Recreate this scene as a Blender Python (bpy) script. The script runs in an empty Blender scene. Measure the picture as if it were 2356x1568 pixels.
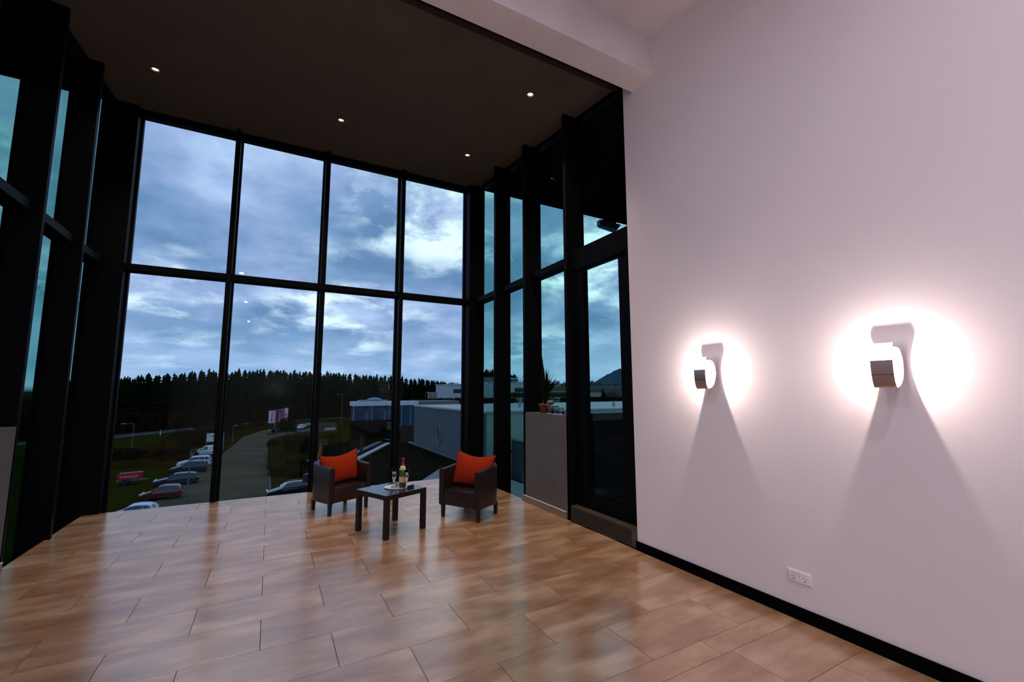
import bpy, bmesh, math, random
from mathutils import Vector, Matrix, Euler

# ------------------------------------------------------------------ camera, sky, exposure, big lights
sc = bpy.context.scene
COL = sc.collection
PI = math.pi
HC = 1.546
W = 3.235            # inner face of the white wall and of the curtain wall beside it
XL = -1.96           # inner face of the other side
YF = 7.585           # inner face of the front mullions
GZ = -10.0           # street level

cam_d = bpy.data.cameras.new('camera')
cam = bpy.data.objects.new('camera', cam_d)
COL.objects.link(cam)
cam_d.sensor_fit = 'HORIZONTAL'
cam_d.sensor_width = 36.0
cam_d.lens = 36.0 * 1005.17 / 2356.0
cam_d.clip_start = 0.05
cam_d.clip_end = 5000
_p, _y, _r = 0.113969, 0.502577, -0.002206
_D = Vector((math.sin(_y) * math.cos(_p), math.cos(_y) * math.cos(_p), math.sin(_p)))
_R0 = Vector((math.cos(_y), -math.sin(_y), 0))
_U0 = _R0.cross(_D)
_R = math.cos(_r) * _R0 + math.sin(_r) * _U0
_U = -math.sin(_r) * _R0 + math.cos(_r) * _U0
_m = Matrix((_R, _U, -_D)).transposed().to_4x4()
_m.translation = (0, 0, HC)
cam.matrix_world = _m
sc.camera = cam

vs = sc.view_settings
vs.view_transform = 'Standard'
vs.look = 'None'
vs.gamma = 1.0
vs.use_curve_mapping = False
vs.exposure = 0.0
sc.cycles.use_denoising = True
sc.cycles.max_bounces = 8
sc.cycles.transparent_max_bounces = 16
sc.cycles.sample_clamp_indirect = 6.0

SKY_STRENGTH = 1.24
DOWNLIGHT_W = 34.0
FILL_LIGHT_W = 25.0
SCONCE_W = 14.0


def build_world():
    w = bpy.data.worlds.new('dusk_sky')
    sc.world = w
    w.use_nodes = True
    nt = w.node_tree
    nt.nodes.clear()
    N, L = nt.nodes, nt.links
    out = N.new('ShaderNodeOutputWorld')
    bg = N.new('ShaderNodeBackground')
    bg.inputs['Strength'].default_value = SKY_STRENGTH
    L.new(bg.outputs[0], out.inputs[0])
    tc = N.new('ShaderNodeTexCoord')
    sep = N.new('ShaderNodeSeparateXYZ')
    L.new(tc.outputs['Generated'], sep.inputs[0])

    def math_node(op, a, b=None):
        n = N.new('ShaderNodeMath')
        n.operation = op
        for i, v in enumerate((a, b)):
            if v is None:
                continue
            if isinstance(v, (int, float)):
                n.inputs[i].default_value = v
            else:
                L.new(v, n.inputs[i])
        return n.outputs[0]
    zc = math_node('MAXIMUM', sep.outputs['Z'], 0.0)
    za = math_node('ADD', zc, 0.24)
    px = math_node('DIVIDE', sep.outputs['X'], za)
    py = math_node('DIVIDE', sep.outputs['Y'], za)
    comb = N.new('ShaderNodeCombineXYZ')
    L.new(px, comb.inputs[0])
    L.new(py, comb.inputs[1])
    comb.inputs[2].default_value = 3.7

    def noise(scale, detail, rough, dist, off):
        mp = N.new('ShaderNodeMapping')
        mp.inputs['Location'].default_value = off
        L.new(comb.outputs[0], mp.inputs[0])
        n = N.new('ShaderNodeTexNoise')
        n.inputs['Scale'].default_value = scale
        n.inputs['Detail'].default_value = detail
        n.inputs['Roughness'].default_value = rough
        n.inputs['Distortion'].default_value = dist
        L.new(mp.outputs[0], n.inputs[0])
        return n.outputs[0]

    def ramp(src, stops):
        r = N.new('ShaderNodeValToRGB')
        cr = r.color_ramp
        while len(cr.elements) < len(stops):
            cr.elements.new(0.5)
        for e, (p, c) in zip(cr.elements, stops):
            e.position = p
            e.color = (*c, 1)
        L.new(src, r.inputs[0])
        return r.outputs[0]

    def mix(fac, a, b):
        m = N.new('ShaderNodeMix')
        m.data_type = 'RGBA'
        if isinstance(fac, (int, float)):
            m.inputs[0].default_value = fac
        else:
            L.new(fac, m.inputs[0])
        for i, v in ((6, a), (7, b)):
            if isinstance(v, tuple):
                m.inputs[i].default_value = (*v, 1)
            else:
                L.new(v, m.inputs[i])
        return m.outputs[2]
    base = ramp(noise(1.9, 7, 0.56, 0.1, (0.4, 2.2, 0)), [(0.38, (0.125, 0.235, 0.42)), (0.48, (0.185, 0.305, 0.525)), (0.58, (0.29, 0.385, 0.64)), (0.69, (0.42, 0.57, 0.82))])
    bright = ramp(noise(3.0, 9, 0.60, 0.2, (4.3, 1.2, 2.0)), [(0.48, (0, 0, 0)), (0.55, (0.35, 0.35, 0.35)), (0.63, (1, 1, 1))])
    big = ramp(noise(1.3, 3, 0.5, 0.0, (7.7, 3.1, 5.0)), [(0.42, (0.0, 0.0, 0.0)), (0.58, (1, 1, 1))])
    bf = math_node('MULTIPLY', bright, big)
    cl = mix(bf, base, (0.80, 0.98, 1.08))
    # low band near the horizon: bluer and even
    hz = ramp(zc, [(0.0, (1, 1, 1)), (0.05, (0.8, 0.8, 0.8)), (0.16, (0, 0, 0))])
    hcol = ramp(noise(2.4, 4, 0.5, 0.0, (1.0, 9.0, 1.0)), [(0.35, (0.21, 0.40, 0.64)), (0.62, (0.40, 0.54, 0.78))])
    hm = math_node('MULTIPLY', hz, 0.85)
    fin = mix(hm, cl, hcol)
    gr = ramp(sep.outputs['Z'], [(0.0, (0.02, 0.022, 0.018)), (0.01, (1, 1, 1))])
    mul = N.new('ShaderNodeMix')
    mul.data_type = 'RGBA'
    mul.blend_type = 'MULTIPLY'
    mul.inputs[0].default_value = 1.0
    L.new(fin, mul.inputs[6])
    L.new(gr, mul.inputs[7])
    L.new(mul.outputs[2], bg.inputs[0])


build_world()

# ------------------------------------------------------------------ materials
MATS = {}


def mat(name, col, rough=0.6, metal=0.0, col2=None, scale=8.0, bump=0.0, bscale=60.0, ior=1.45, emit=None, estr=0.0, coat=0.0, stretch=(1, 1, 1), detail=4.0, lo=0.35, hi=0.65, coords='Object'):
    """Principled surface with a noise-driven colour and fine relief."""
    if name in MATS:
        return MATS[name]
    m = bpy.data.materials.new(name)
    MATS[name] = m
    m.use_nodes = True
    nt = m.node_tree
    N, L = nt.nodes, nt.links
    b = N['Principled BSDF']
    b.inputs['Roughness'].default_value = rough
    b.inputs['Metallic'].default_value = metal
    b.inputs['IOR'].default_value = ior
    b.inputs['Coat Weight'].default_value = coat
    if rough >= 0.85:
        b.inputs['Specular IOR Level'].default_value = 0.0 if rough >= 0.9 else 0.12
    if emit:
        b.inputs['Emission Color'].default_value = (*emit, 1)
        b.inputs['Emission Strength'].default_value = estr
    if col2 is None:
        col2 = tuple(c * 0.88 for c in col)
    tc = N.new('ShaderNodeTexCoord')
    mp = N.new('ShaderNodeMapping')
    mp.inputs['Scale'].default_value = stretch
    if coords == 'World':
        g = N.new('ShaderNodeNewGeometry')
        L.new(g.outputs['Position'], mp.inputs[0])
    else:
        L.new(tc.outputs[coords], mp.inputs[0])
    n = N.new('ShaderNodeTexNoise')
    n.inputs['Scale'].default_value = scale
    n.inputs['Detail'].default_value = detail
    L.new(mp.outputs[0], n.inputs[0])
    r = N.new('ShaderNodeValToRGB')
    r.color_ramp.elements[0].position = lo
    r.color_ramp.elements[0].color = (*col2, 1)
    r.color_ramp.elements[1].position = hi
    r.color_ramp.elements[1].color = (*col, 1)
    L.new(n.outputs[0], r.inputs[0])
    L.new(r.outputs[0], b.inputs['Base Color'])
    if bump:
        n2 = N.new('ShaderNodeTexNoise')
        n2.inputs['Scale'].default_value = bscale
        n2.inputs['Detail'].default_value = 3
        L.new(mp.outputs[0], n2.inputs[0])
        bp = N.new('ShaderNodeBump')
        bp.inputs['Strength'].default_value = bump
        bp.inputs['Distance'].default_value = 0.01
        L.new(n2.outputs[0], bp.inputs['Height'])
        L.new(bp.outputs[0], b.inputs['Normal'])
    return m


def tile_material():
    m = bpy.data.materials.new('floor_tile')
    m.use_nodes = True
    nt = m.node_tree
    N, L = nt.nodes, nt.links
    b = N['Principled BSDF']
    g = N.new('ShaderNodeNewGeometry')
    oi = N.new('ShaderNodeObjectInfo')
    mul = N.new('ShaderNodeVectorMath')
    mul.operation = 'SCALE'
    mul.inputs[0].default_value = (37.0, 91.0, 53.0)
    L.new(oi.outputs['Random'], mul.inputs['Scale'])
    add = N.new('ShaderNodeVectorMath')
    L.new(g.outputs['Position'], add.inputs[0])
    L.new(mul.outputs[0], add.inputs[1])
    mp = N.new('ShaderNodeMapping')
    mp.inputs['Scale'].default_value = (0.7, 2.0, 1.0)
    L.new(add.outputs[0], mp.inputs[0])
    n = N.new('ShaderNodeTexNoise')
    n.inputs['Scale'].default_value = 2.6
    n.inputs['Detail'].default_value = 4.5
    n.inputs['Roughness'].default_value = 0.54
    n.inputs['Distortion'].default_value = 0.15
    L.new(mp.outputs[0], n.inputs[0])
    r = N.new('ShaderNodeValToRGB')
    cr = r.color_ramp
    cr.elements.new(0.5)
    for e, (p, c) in zip(cr.elements, [(0.34, (0.32, 0.165, 0.080)), (0.50, (0.43, 0.245, 0.13)), (0.66, (0.60, 0.395, 0.245))]):
        e.position = p
        e.color = (*c, 1)
    L.new(n.outputs[0], r.inputs[0])
    L.new(r.outputs[0], b.inputs['Base Color'])
    rr = N.new('ShaderNodeMapRange')
    rr.inputs['To Min'].default_value = 0.20
    rr.inputs['To Max'].default_value = 0.26
    L.new(n.outputs[0], rr.inputs['Value'])
    L.new(rr.outputs[0], b.inputs['Roughness'])
    b.inputs['IOR'].default_value = 3.8
    b.inputs['Specular Tint'].default_value = (1.0, 0.90, 0.80, 1)
    return m


def glass_material(name, tint0, tint1, f0=0.006):
    """Clear pane: reflects by Fresnel, and its body tints what is seen through it more the longer the path."""
    m = bpy.data.materials.new(name)
    m.use_nodes = True
    nt = m.node_tree
    nt.nodes.clear()
    N, L = nt.nodes, nt.links
    out = N.new('ShaderNodeOutputMaterial')
    mx = N.new('ShaderNodeMixShader')
    tr = N.new('ShaderNodeBsdfTransparent')
    gl = N.new('ShaderNodeBsdfGlossy')
    gl.inputs['Roughness'].default_value = 0.0
    gl.inputs['Color'].default_value = (0.72, 1.0, 0.95, 1)
    lw = N.new('ShaderNodeLayerWeight')
    lw.inputs['Blend'].default_value = 0.5
    r = N.new('ShaderNodeValToRGB')
    r.color_ramp.elements[0].position = 0.15
    r.color_ramp.elements[0].color = (*tint0, 1)
    r.color_ramp.elements[1].position = 0.72
    r.color_ramp.elements[1].color = (*tint1, 1)
    L.new(lw.outputs['Facing'], r.inputs[0])
    L.new(r.outputs[0], tr.inputs[0])
    pw = N.new('ShaderNodeMath')
    pw.operation = 'POWER'
    pw.inputs[1].default_value = 5.0
    L.new(lw.outputs['Facing'], pw.inputs[0])
    ma = N.new('ShaderNodeMath')
    ma.operation = 'MULTIPLY_ADD'
    ma.inputs[1].default_value = 1.0 - f0
    ma.inputs[2].default_value = f0
    L.new(pw.outputs[0], ma.inputs[0])
    L.new(ma.outputs[0], mx.inputs[0])
    L.new(tr.outputs[0], mx.inputs[1])
    L.new(gl.outputs[0], mx.inputs[2])
    L.new(mx.outputs[0], out.inputs[0])
    MATS[name] = m
    return m


def drink_glass_material(name, col, rough=0.0):
    m = bpy.data.materials.new(name)
    m.use_nodes = True
    b = m.node_tree.nodes['Principled BSDF']
    b.inputs['Base Color'].default_value = (*col, 1)
    b.inputs['Transmission Weight'].default_value = 1.0
    b.inputs['Roughness'].default_value = rough
    b.inputs['IOR'].default_value = 1.48
    MATS[name] = m
    return m


M_TILE = tile_material()
M_GROUT = mat('grout', (0.05, 0.035, 0.025), 0.9)
M_WALL = mat('white_woodchip_wall', (0.80, 0.755, 0.80), 0.85, col2=(0.775, 0.73, 0.775), scale=1.2, bump=0.10, bscale=230)
M_WHITE = mat('white_plaster', (0.80, 0.755, 0.79), 0.85, scale=1.5)
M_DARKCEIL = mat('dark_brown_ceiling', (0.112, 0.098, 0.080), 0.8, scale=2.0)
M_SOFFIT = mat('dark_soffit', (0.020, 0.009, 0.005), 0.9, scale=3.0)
M_FRAME = mat('anthracite_metal', (0.0026, 0.0028, 0.0042), 0.5, metal=0.0, scale=5, ior=1.14)
M_GREYWALL = mat('grey_taupe_plaster', (0.112, 0.107, 0.107), 0.8, scale=3, bump=0.05)
M_BASEBLACK = mat('black_skirting', (0.002, 0.002, 0.002), 0.7, ior=1.08)
M_GLASSF = glass_material('front_pane_glass', (0.93, 0.96, 0.97), (0.78, 0.92, 0.90))
M_GLASSS = glass_material('side_pane_glass', (0.93, 0.97, 0.97), (0.53, 0.82, 0.75))

# ------------------------------------------------------------------ helpers


def obj(name, me, m=None, parent=None, loc=None):
    o = bpy.data.objects.new(name, me)
    COL.objects.link(o)
    if m is not None and hasattr(me, 'materials') and len(me.materials) == 0:
        me.materials.append(m)
    if parent is not None:
        o.parent = parent
    if loc is not None:
        o.location = loc
    return o


def empty(name, loc=(0, 0, 0), rz=0.0):
    o = bpy.data.objects.new(name, None)
    COL.objects.link(o)
    o.location = loc
    o.rotation_euler = (0, 0, rz)
    o.empty_display_size = 0.1
    return o


def tag(o, label, cat=None, group=None, kind=None):
    o['label'] = label
    if cat:
        o['category'] = cat
    if group:
        o['group'] = group
    if kind:
        o['kind'] = kind
    return o


class MB:
    """collects simple solids into one mesh"""

    def __init__(self):
        self.bm = bmesh.new()

    def box(self, x0, x1, y0, y1, z0, z1, bev=0.0):
        r = bmesh.ops.create_cube(self.bm, size=1.0)
        vsx = r['verts']
        for v in vsx:
            v.co = Vector((x0 if v.co.x < 0 else x1, y0 if v.co.y < 0 else y1, z0 if v.co.z < 0 else z1))
        if bev:
            es = list({e for v in vsx for e in v.link_edges})
            bmesh.ops.bevel(self.bm, geom=es, offset=bev, segments=2, affect='EDGES', profile=0.5)
        return self

    def hexa(self, pts):
        """8 corners: bottom ring of four, top ring of four"""
        v = [self.bm.verts.new(p) for p in pts]
        for f in ((3, 2, 1, 0), (4, 5, 6, 7), (0, 1, 5, 4), (1, 2, 6, 5), (2, 3, 7, 6), (3, 0, 4, 7)):
            self.bm.faces.new([v[i] for i in f])
        return self

    def prism(self, poly, z0, z1):
        a = [self.bm.verts.new((x, y, z0)) for x, y in poly]
        b = [self.bm.verts.new((x, y, z1)) for x, y in poly]
        n = len(poly)
        self.bm.faces.new(list(reversed(a)))
        self.bm.faces.new(b)
        for i in range(n):
            j = (i + 1) % n
            self.bm.faces.new((a[i], a[j], b[j], b[i]))
        return self

    def tube(self, p0, p1, r0, r1=None, n=10):
        r1 = r0 if r1 is None else r1
        p0, p1 = Vector(p0), Vector(p1)
        d = (p1 - p0).normalized()
        u = d.orthogonal().normalized()
        w = d.cross(u)
        ra, rb = [], []
        for i in range(n):
            a = 2 * PI * i / n
            q = u * math.cos(a) + w * math.sin(a)
            ra.append(self.bm.verts.new(p0 + q * r0))
            rb.append(self.bm.verts.new(p1 + q * r1))
        self.bm.faces.new(list(reversed(ra)))
        self.bm.faces.new(rb)
        for i in range(n):
            j = (i + 1) % n
            self.bm.faces.new((ra[i], ra[j], rb[j], rb[i]))
        return self

    def lathe(self, prof, n=20, axis='Z', origin=(0, 0, 0)):
        rings = []
        o = Vector(origin)
        for r, h in prof:
            ring = []
            for i in range(n):
                a = 2 * PI * i / n
                c, s = math.cos(a) * r, math.sin(a) * r
                p = Vector((c, s, h)) if axis == 'Z' else Vector((h, c, s))
                ring.append(self.bm.verts.new(o + p))
            rings.append(ring)
        for a, b in zip(rings, rings[1:]):
            for i in range(n):
                j = (i + 1) % n
                self.bm.faces.new((a[i], a[j], b[j], b[i]))
        if prof[0][0] > 1e-5:
            self.bm.faces.new(list(reversed(rings[0])))
        if prof[-1][0] > 1e-5:
            self.bm.faces.new(rings[-1])
        bmesh.ops.remove_doubles(self.bm, verts=self.bm.verts, dist=1e-6)
        return self

    def quad(self, pts):
        self.bm.faces.new([self.bm.verts.new(p) for p in pts])
        return self

    def mesh(self, name, smooth=False, recalc=True):
        if recalc:
            bmesh.ops.recalc_face_normals(self.bm, faces=self.bm.faces)
        me = bpy.data.meshes.new(name)
        self.bm.to_mesh(me)
        self.bm.free()
        if smooth:
            for p in me.polygons:
                p.use_smooth = True
        return me

    def build(self, name, m, parent=None, smooth=False, loc=None):
        return obj(name, self.mesh(name, smooth), m, parent, loc)


def shade_auto(me, ang=0.7):
    me.shade_smooth() if hasattr(me, 'shade_smooth') else None
    try:
        me.set_sharp_from_angle(angle=ang)
    except Exception:
        pass


def copy_tree(o, parent=None):
    c = o.copy()
    COL.objects.link(c)
    c.parent = parent
    for ch in list(o.children):
        copy_tree(ch, c)
    return c


def text_obj(name, s, size, m, parent, loc, rot, ext=0.002, align='CENTER'):
    cu = bpy.data.curves.new(name, 'FONT')
    cu.body = s
    cu.size = size
    cu.extrude = ext
    cu.align_x = align
    cu.align_y = 'CENTER'
    tmp = bpy.data.objects.new('lettering_source', cu)
    COL.objects.link(tmp)
    me = bpy.data.meshes.new_from_object(tmp.evaluated_get(bpy.context.evaluated_depsgraph_get()))
    bpy.data.objects.remove(tmp)
    o = bpy.data.objects.new(name, me)
    COL.objects.link(o)
    me.materials.clear()
    me.materials.append(m)
    o.parent = parent
    o.location = loc
    o.rotation_euler = rot
    return o


def ceil_z(y):
    return 4.712 + 0.114 * y


# ------------------------------------------------------------------ floor with its tiles
floor = MB().box(-2.02, W + 0.045, -6.0, 7.655, -0.40, -0.008).build('floor', M_GROUT)
tag(floor, 'floor of brown stone-look tiles in running bond', kind='structure')
tile_cache = {}
GAP = 0.0032


def put_tile(x0, x1, y0, y1):
    w, h = round(x1 - x0 - GAP, 4), round(y1 - y0 - GAP, 4)
    if w < 0.02 or h < 0.02:
        return
    k = (w, h)
    if k not in tile_cache:
        c = 0.0003
        mb = MB()
        a = [(0, 0), (w, 0), (w, h), (0, h)]
        b = [(c, c), (w - c, c), (w - c, h - c), (c, h - c)]
        bm = mb.bm
        r0 = [bm.verts.new((x, y, -0.0078)) for x, y in a]
        r1 = [bm.verts.new((x, y, -0.0012)) for x, y in a]
        r2 = [bm.verts.new((x, y, 0.0)) for x, y in b]
        for lo_, hi_ in ((r0, r1), (r1, r2)):
            for i in range(4):
                j = (i + 1) % 4
                bm.faces.new((lo_[i], lo_[j], hi_[j], hi_[i]))
        bm.faces.new(r2)
        tile_cache[k] = mb.mesh('tile')
    obj('tile', tile_cache[k], M_TILE, floor, (x0 + GAP / 2, y0 + GAP / 2, 0))


rows = []
b0, ph = 4.42, 0.4035
for k in range(-5, 8):
    rows.append((b0 + ph * k, min(b0 + ph * (k + 1), 7.655), -0.375 if k % 2 == 0 else 0.026))
rows += [(1.99, 2.4025, -0.375), (1.83, 1.99, 0.026), (1.454, 1.83, 0.105), (1.05, 1.454, 0.506), (0.647, 1.05, 0.105), (0.243, 0.647, 0.506), (-0.16, 0.243, 0.105)]
for y0, y1, off in rows:
    xs = sorted([off + 0.8 * j for j in range(-4, 6)])
    edges = [-2.0] + [x for x in xs if -1.97 < x < W + 0.02] + [W + 0.04 if y0 > 5.4 else W]
    for a, b in zip(edges, edges[1:]):
        put_tile(a, b, y0, y1)
# the part of the floor behind the camera carries the same tiles as one surface
MB().box(-2.0, W, -6.0, -0.163, -0.0078, 0.0).build('tile', M_TILE, floor)

# ------------------------------------------------------------------ ceilings, beam, walls
# dark ceiling over the glazed bay; it runs on outside as the roof overhang
mb = MB()
y0, y1 = 3.19, 7.70
mb.hexa([(-2.25, y0, ceil_z(y0)), (3.55, y0, ceil_z(y0)), (3.55, y1, ceil_z(y1)), (-2.25, y1, ceil_z(y1)),
         (-2.25, y0, ceil_z(y0) + .3), (3.55, y0, ceil_z(y0) + .3), (3.55, y1, ceil_z(y1) + .3), (-2.25, y1, ceil_z(y1) + .3)])
tag(mb.build('ceiling', M_DARKCEIL), 'dark brown sloping ceiling over the glazed bay', kind='structure')


def soffit(n, xa, xb, ya, label):
    m = MB()
    m.hexa([(xa, ya, ceil_z(ya)), (xb, ya, ceil_z(ya)), (xb, 7.70, ceil_z(7.70)), (xa, 7.70, ceil_z(7.70)),
            (xa, ya, ceil_z(ya) + .3), (xb, ya, ceil_z(ya) + .3), (xb, 7.70, ceil_z(7.70) + .3), (xa, 7.70, ceil_z(7.70) + .3)])
    tag(m.build('roof_overhang', M_SOFFIT), label, kind='structure')


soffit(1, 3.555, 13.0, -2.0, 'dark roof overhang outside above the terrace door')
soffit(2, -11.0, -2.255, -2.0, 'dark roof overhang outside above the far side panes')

# a narrow dark trim on the ceiling along the beam
m = MB()
m.hexa([(-2.2, 3.585, ceil_z(3.585) - .035), (W + .28, 3.585, ceil_z(3.585) - .035), (W + .28, 3.66, ceil_z(3.66) - .035), (-2.2, 3.66, ceil_z(3.66) - .035),
        (-2.2, 3.585, ceil_z(3.585)), (W + .28, 3.585, ceil_z(3.585)), (W + .28, 3.66, ceil_z(3.66)), (-2.2, 3.66, ceil_z(3.66))])
tag(m.build('trim_1', mat('dark_trim', (0.03, 0.018, 0.013), 0.7)), 'dark brown strip on the ceiling along the white beam', kind='structure')


def wceil(y):
    return 4.80 + 0.119 * y


m = MB()
m.hexa([(-2.3, -6.2, wceil(-6.2)), (W + .3, -6.2, wceil(-6.2)), (W + .3, 3.0, wceil(3.0)), (-2.3, 3.0, wceil(3.0)),
        (-2.3, -6.2, wceil(-6.2) + .3), (W + .3, -6.2, wceil(-6.2) + .3), (W + .3, 3.0, wceil(3.0) + .3), (-2.3, 3.0, wceil(3.0) + .3)])
tag(m.build('ceiling_white', M_WHITE), 'white sloping ceiling of the room behind the beam', kind='structure')
tag(MB().box(-2.3, W, 2.91, 3.19, 4.722, 5.5).build('beam', M_WHITE), 'white boxed beam across the room under the ceiling', kind='structure')

wall_r = MB().box(W, W + 0.32, -6.2, 3.335, -0.02, 5.4).build('wall_right', M_WALL)
tag(wall_r, 'white textured wall that carries the two lit wall lamps', kind='structure')
tag(MB().box(-2.3, W + .3, -6.3, -6.0, -0.02, 4.5).build('wall_back', M_WHITE), 'white end wall behind the viewpoint', kind='structure')
tag(MB().box(-2.3, XL, -6.2, 3.4, -0.02, 5.3).build('wall_left', M_WHITE), 'white wall opposite the wall lamps', kind='structure')
tag(MB().box(W - 0.016, W, -6.0, 3.345, 0.0, 0.084, 0.002).build('baseboard_right', M_BASEBLACK), 'black skirting board along the white wall', kind='structure')

# ------------------------------------------------------------------ curtain wall
GX_R, GX_L, GY = W + 0.285, -2.215, 7.845       # glass planes


def fin(name_n, x0, x1, y0, y1, label, z0=-0.75):
    m = MB()
    za, zb = ceil_z(y0) + .02, ceil_z(y1) + .02
    m.hexa([(x0, y0, z0), (x1, y0, z0), (x1, y1, z0), (x0, y1, z0), (x0, y0, za), (x1, y0, za), (x1, y1, zb), (x0, y1, zb)])
    bmesh.ops.bevel(m.bm, geom=[e for e in m.bm.edges if abs(e.verts[0].co.z - e.verts[1].co.z) > 2], offset=0.004, segments=1, affect='EDGES')
    return tag(m.build('trim_%d' % name_n, M_FRAME), label, kind='structure')


fin(2, -0.660, -0.602, YF, GY, 'slim black mullion of the front glazing beside the red car')
fin(3, 0.622, 0.686, YF, GY, 'slim black mullion of the front glazing behind the first armchair')
fin(4, 1.907, 1.970, YF, GY, 'slim black mullion of the front glazing behind the bottle')
fin(5, -2.24, -1.84, 7.60, GY, 'black corner column between front glazing and far side panes')
fin(6, 3.222, GX_R + .02, 7.55, GY, 'black corner column behind the second armchair')
for n, y, lab in ((7, 6.53, 'deep black fin on the terrace side next to the corner column'),
                  (8, 5.55, 'deep black fin on the terrace side by the potted plant'),
                  (9, 4.496, 'deep black fin on the terrace side next to the door')):
    fin(n, W, GX_R + .01, y - 0.06, y, lab)
for n, y, lab in ((10, 6.63, 'deep black fin opposite the terrace, next to the front corner'),
                  (11, 5.63, 'deep black fin opposite the terrace, behind the grey parapet end'),
                  (12, 4.53, 'deep black fin opposite the terrace, above the grey parapet')):
    fin(n, GX_L - .01, XL, y - 0.06, y, lab)


def top_rail(n, x0, x1, y0, y1, label, h=0.105):
    m = MB()
    za, zb = ceil_z(y0), ceil_z(y1)
    m.hexa([(x0, y0, za - h), (x1, y0, za - h), (x1, y1, zb - h), (x0, y1, zb - h), (x0, y0, za + .01), (x1, y0, za + .01), (x1, y1, zb + .01), (x0, y1, zb + .01)])
    tag(m.build('trim_%d' % n, M_FRAME), label, kind='structure')


top_rail(13, -1.84, 3.222, 7.695, GY, 'black head rail along the top of the front glazing')
top_rail(14, W + .19, GX_R + .01, 3.34, 7.55, 'black head rail along the top of the terrace glazing', 0.06)
top_rail(15, GX_L - .01, XL - .13, 3.4, 7.60, 'black head rail along the top of the far side panes', 0.06)


def window(n, axis, a, b, plane, zt, label, split=True, gm=None, rail_in=0.20):
    """one bay of the curtain wall: rebate frame, transom and two panes. axis 'x': along x at y=plane"""
    e = tag(empty('window_%d' % n), label, kind='structure')
    t = 0.012
    zb = -0.70

    def bx(m, u0, u1, v0, v1, z0, z1):
        if axis == 'x':
            m.box(u0, u1, v0, v1, z0, z1)
        else:
            m.box(v0, v1, u0, u1, z0, z1)
    inward = -1 if (axis == 'x' or plane > 0) else 1
    fr = MB()
    f = 0.026 if axis == 'x' else 0.010
    v0, v1 = sorted((plane - inward * 0.02, plane + inward * (0.045 if axis == 'x' else 0.013)))
    bx(fr, a, a + f, v0, v1, zb, zt)
    bx(fr, b - f, b, v0, v1, zb, zt)
    fr.build('frame', M_FRAME, e)
    tz0, tz1 = 3.205, 3.292
    m = MB()
    v0, v1 = sorted((plane - inward * 0.01, plane + inward * rail_in))
    bx(m, a, b, v0, v1, tz0, tz1)
    m.build('transom', M_FRAME, e)
    for z0, z1 in ((zb, tz0 + .02), (tz1 - .02, zt)):
        m = MB()
        bx(m, a + .01, b - .01, plane - t, plane + t, z0, z1)
        m.build('pane', gm, e)
    return e


ZT = ceil_z(7.8) - .01
window(1, 'x', -1.84, -0.660, GY - .02, ZT, 'front window bay over the parked cars', gm=M_GLASSF, rail_in=.215)
window(2, 'x', -0.602, 0.622, GY - .02, ZT, 'front window bay over the street', gm=M_GLASSF, rail_in=.215)
window(3, 'x', 0.686, 1.907, GY - .02, ZT, 'front window bay over the blue glazed hall', gm=M_GLASSF, rail_in=.215)
window(4, 'x', 1.970, 3.222, GY - .02, ZT, 'front window bay over the grey hall', gm=M_GLASSF, rail_in=.215)
window(5, 'y', 6.53, 7.55, GX_R - .02, ceil_z(6.53) + .02, 'narrow terrace-side window bay next to the corner column', gm=M_GLASSS, rail_in=.17)
window(6, 'y', 5.55, 6.47, GX_R - .02, ceil_z(5.55) + .02, 'terrace-side window bay beside the grey parapet', gm=M_GLASSS, rail_in=.17)
window(7, 'y', 4.496, 5.49, GX_R - .02, ceil_z(4.5) + .02, 'terrace-side window bay above the potted plant', gm=M_GLASSS, rail_in=.17)
window(8, 'y', 6.63, 7.60, GX_L + .02, ceil_z(6.6) + .02, 'far side window bay next to the front corner', gm=M_GLASSS, rail_in=.17)
window(9, 'y', 5.63, 6.57, GX_L + .02, ceil_z(5.58) + .02, 'far side window bay beside the grey parapet end', gm=M_GLASSS, rail_in=.17)
window(10, 'y', 4.53, 5.57, GX_L + .02, ceil_z(4.53) + .02, 'far side window bay above the grey parapet', gm=M_GLASSS, rail_in=.17)
window(11, 'y', 3.40, 4.47, GX_L + .02, ceil_z(3.4) + .02, 'far side window bay next to the white wall', gm=M_GLASSS, rail_in=.17)

# terrace door: fixed light over a heavy rail, leaf with glass below
door = tag(empty('door_1'), 'tall black-framed glass terrace door beside the white wall', kind='structure')
DX0, DX1 = W + 0.10, W + 0.20
MB().box(DX0 - .02, DX1 + .03, 3.335, 4.436, 3.075, 3.335).build('transom', M_FRAME, door)
MB().box(DX0, DX1, 3.335, 3.60, 0.18, 3.08).build('stile', M_FRAME, door)
MB().box(DX0, DX1, 4.262, 4.436, 0.18, 3.08).build('stile', M_FRAME, door)
MB().box(DX0, DX1, 3.60, 4.262, 0.18, 0.33).build('bottom_rail', M_FRAME, door)
MB().box(DX0 + .035, DX0 + .06, 3.58, 4.28, 0.30, 3.09).build('pane', M_GLASSS, door)
MB().box(GX_R - .035, GX_R - .01, 3.335, 4.436, 3.30, ceil_z(3.34)).build('pane', M_GLASSS, door)
MB().box(GX_R - .05, GX_R + .01, 3.335, 3.365, 3.33, ceil_z(3.34)).build('stile', M_FRAME, door)
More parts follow.
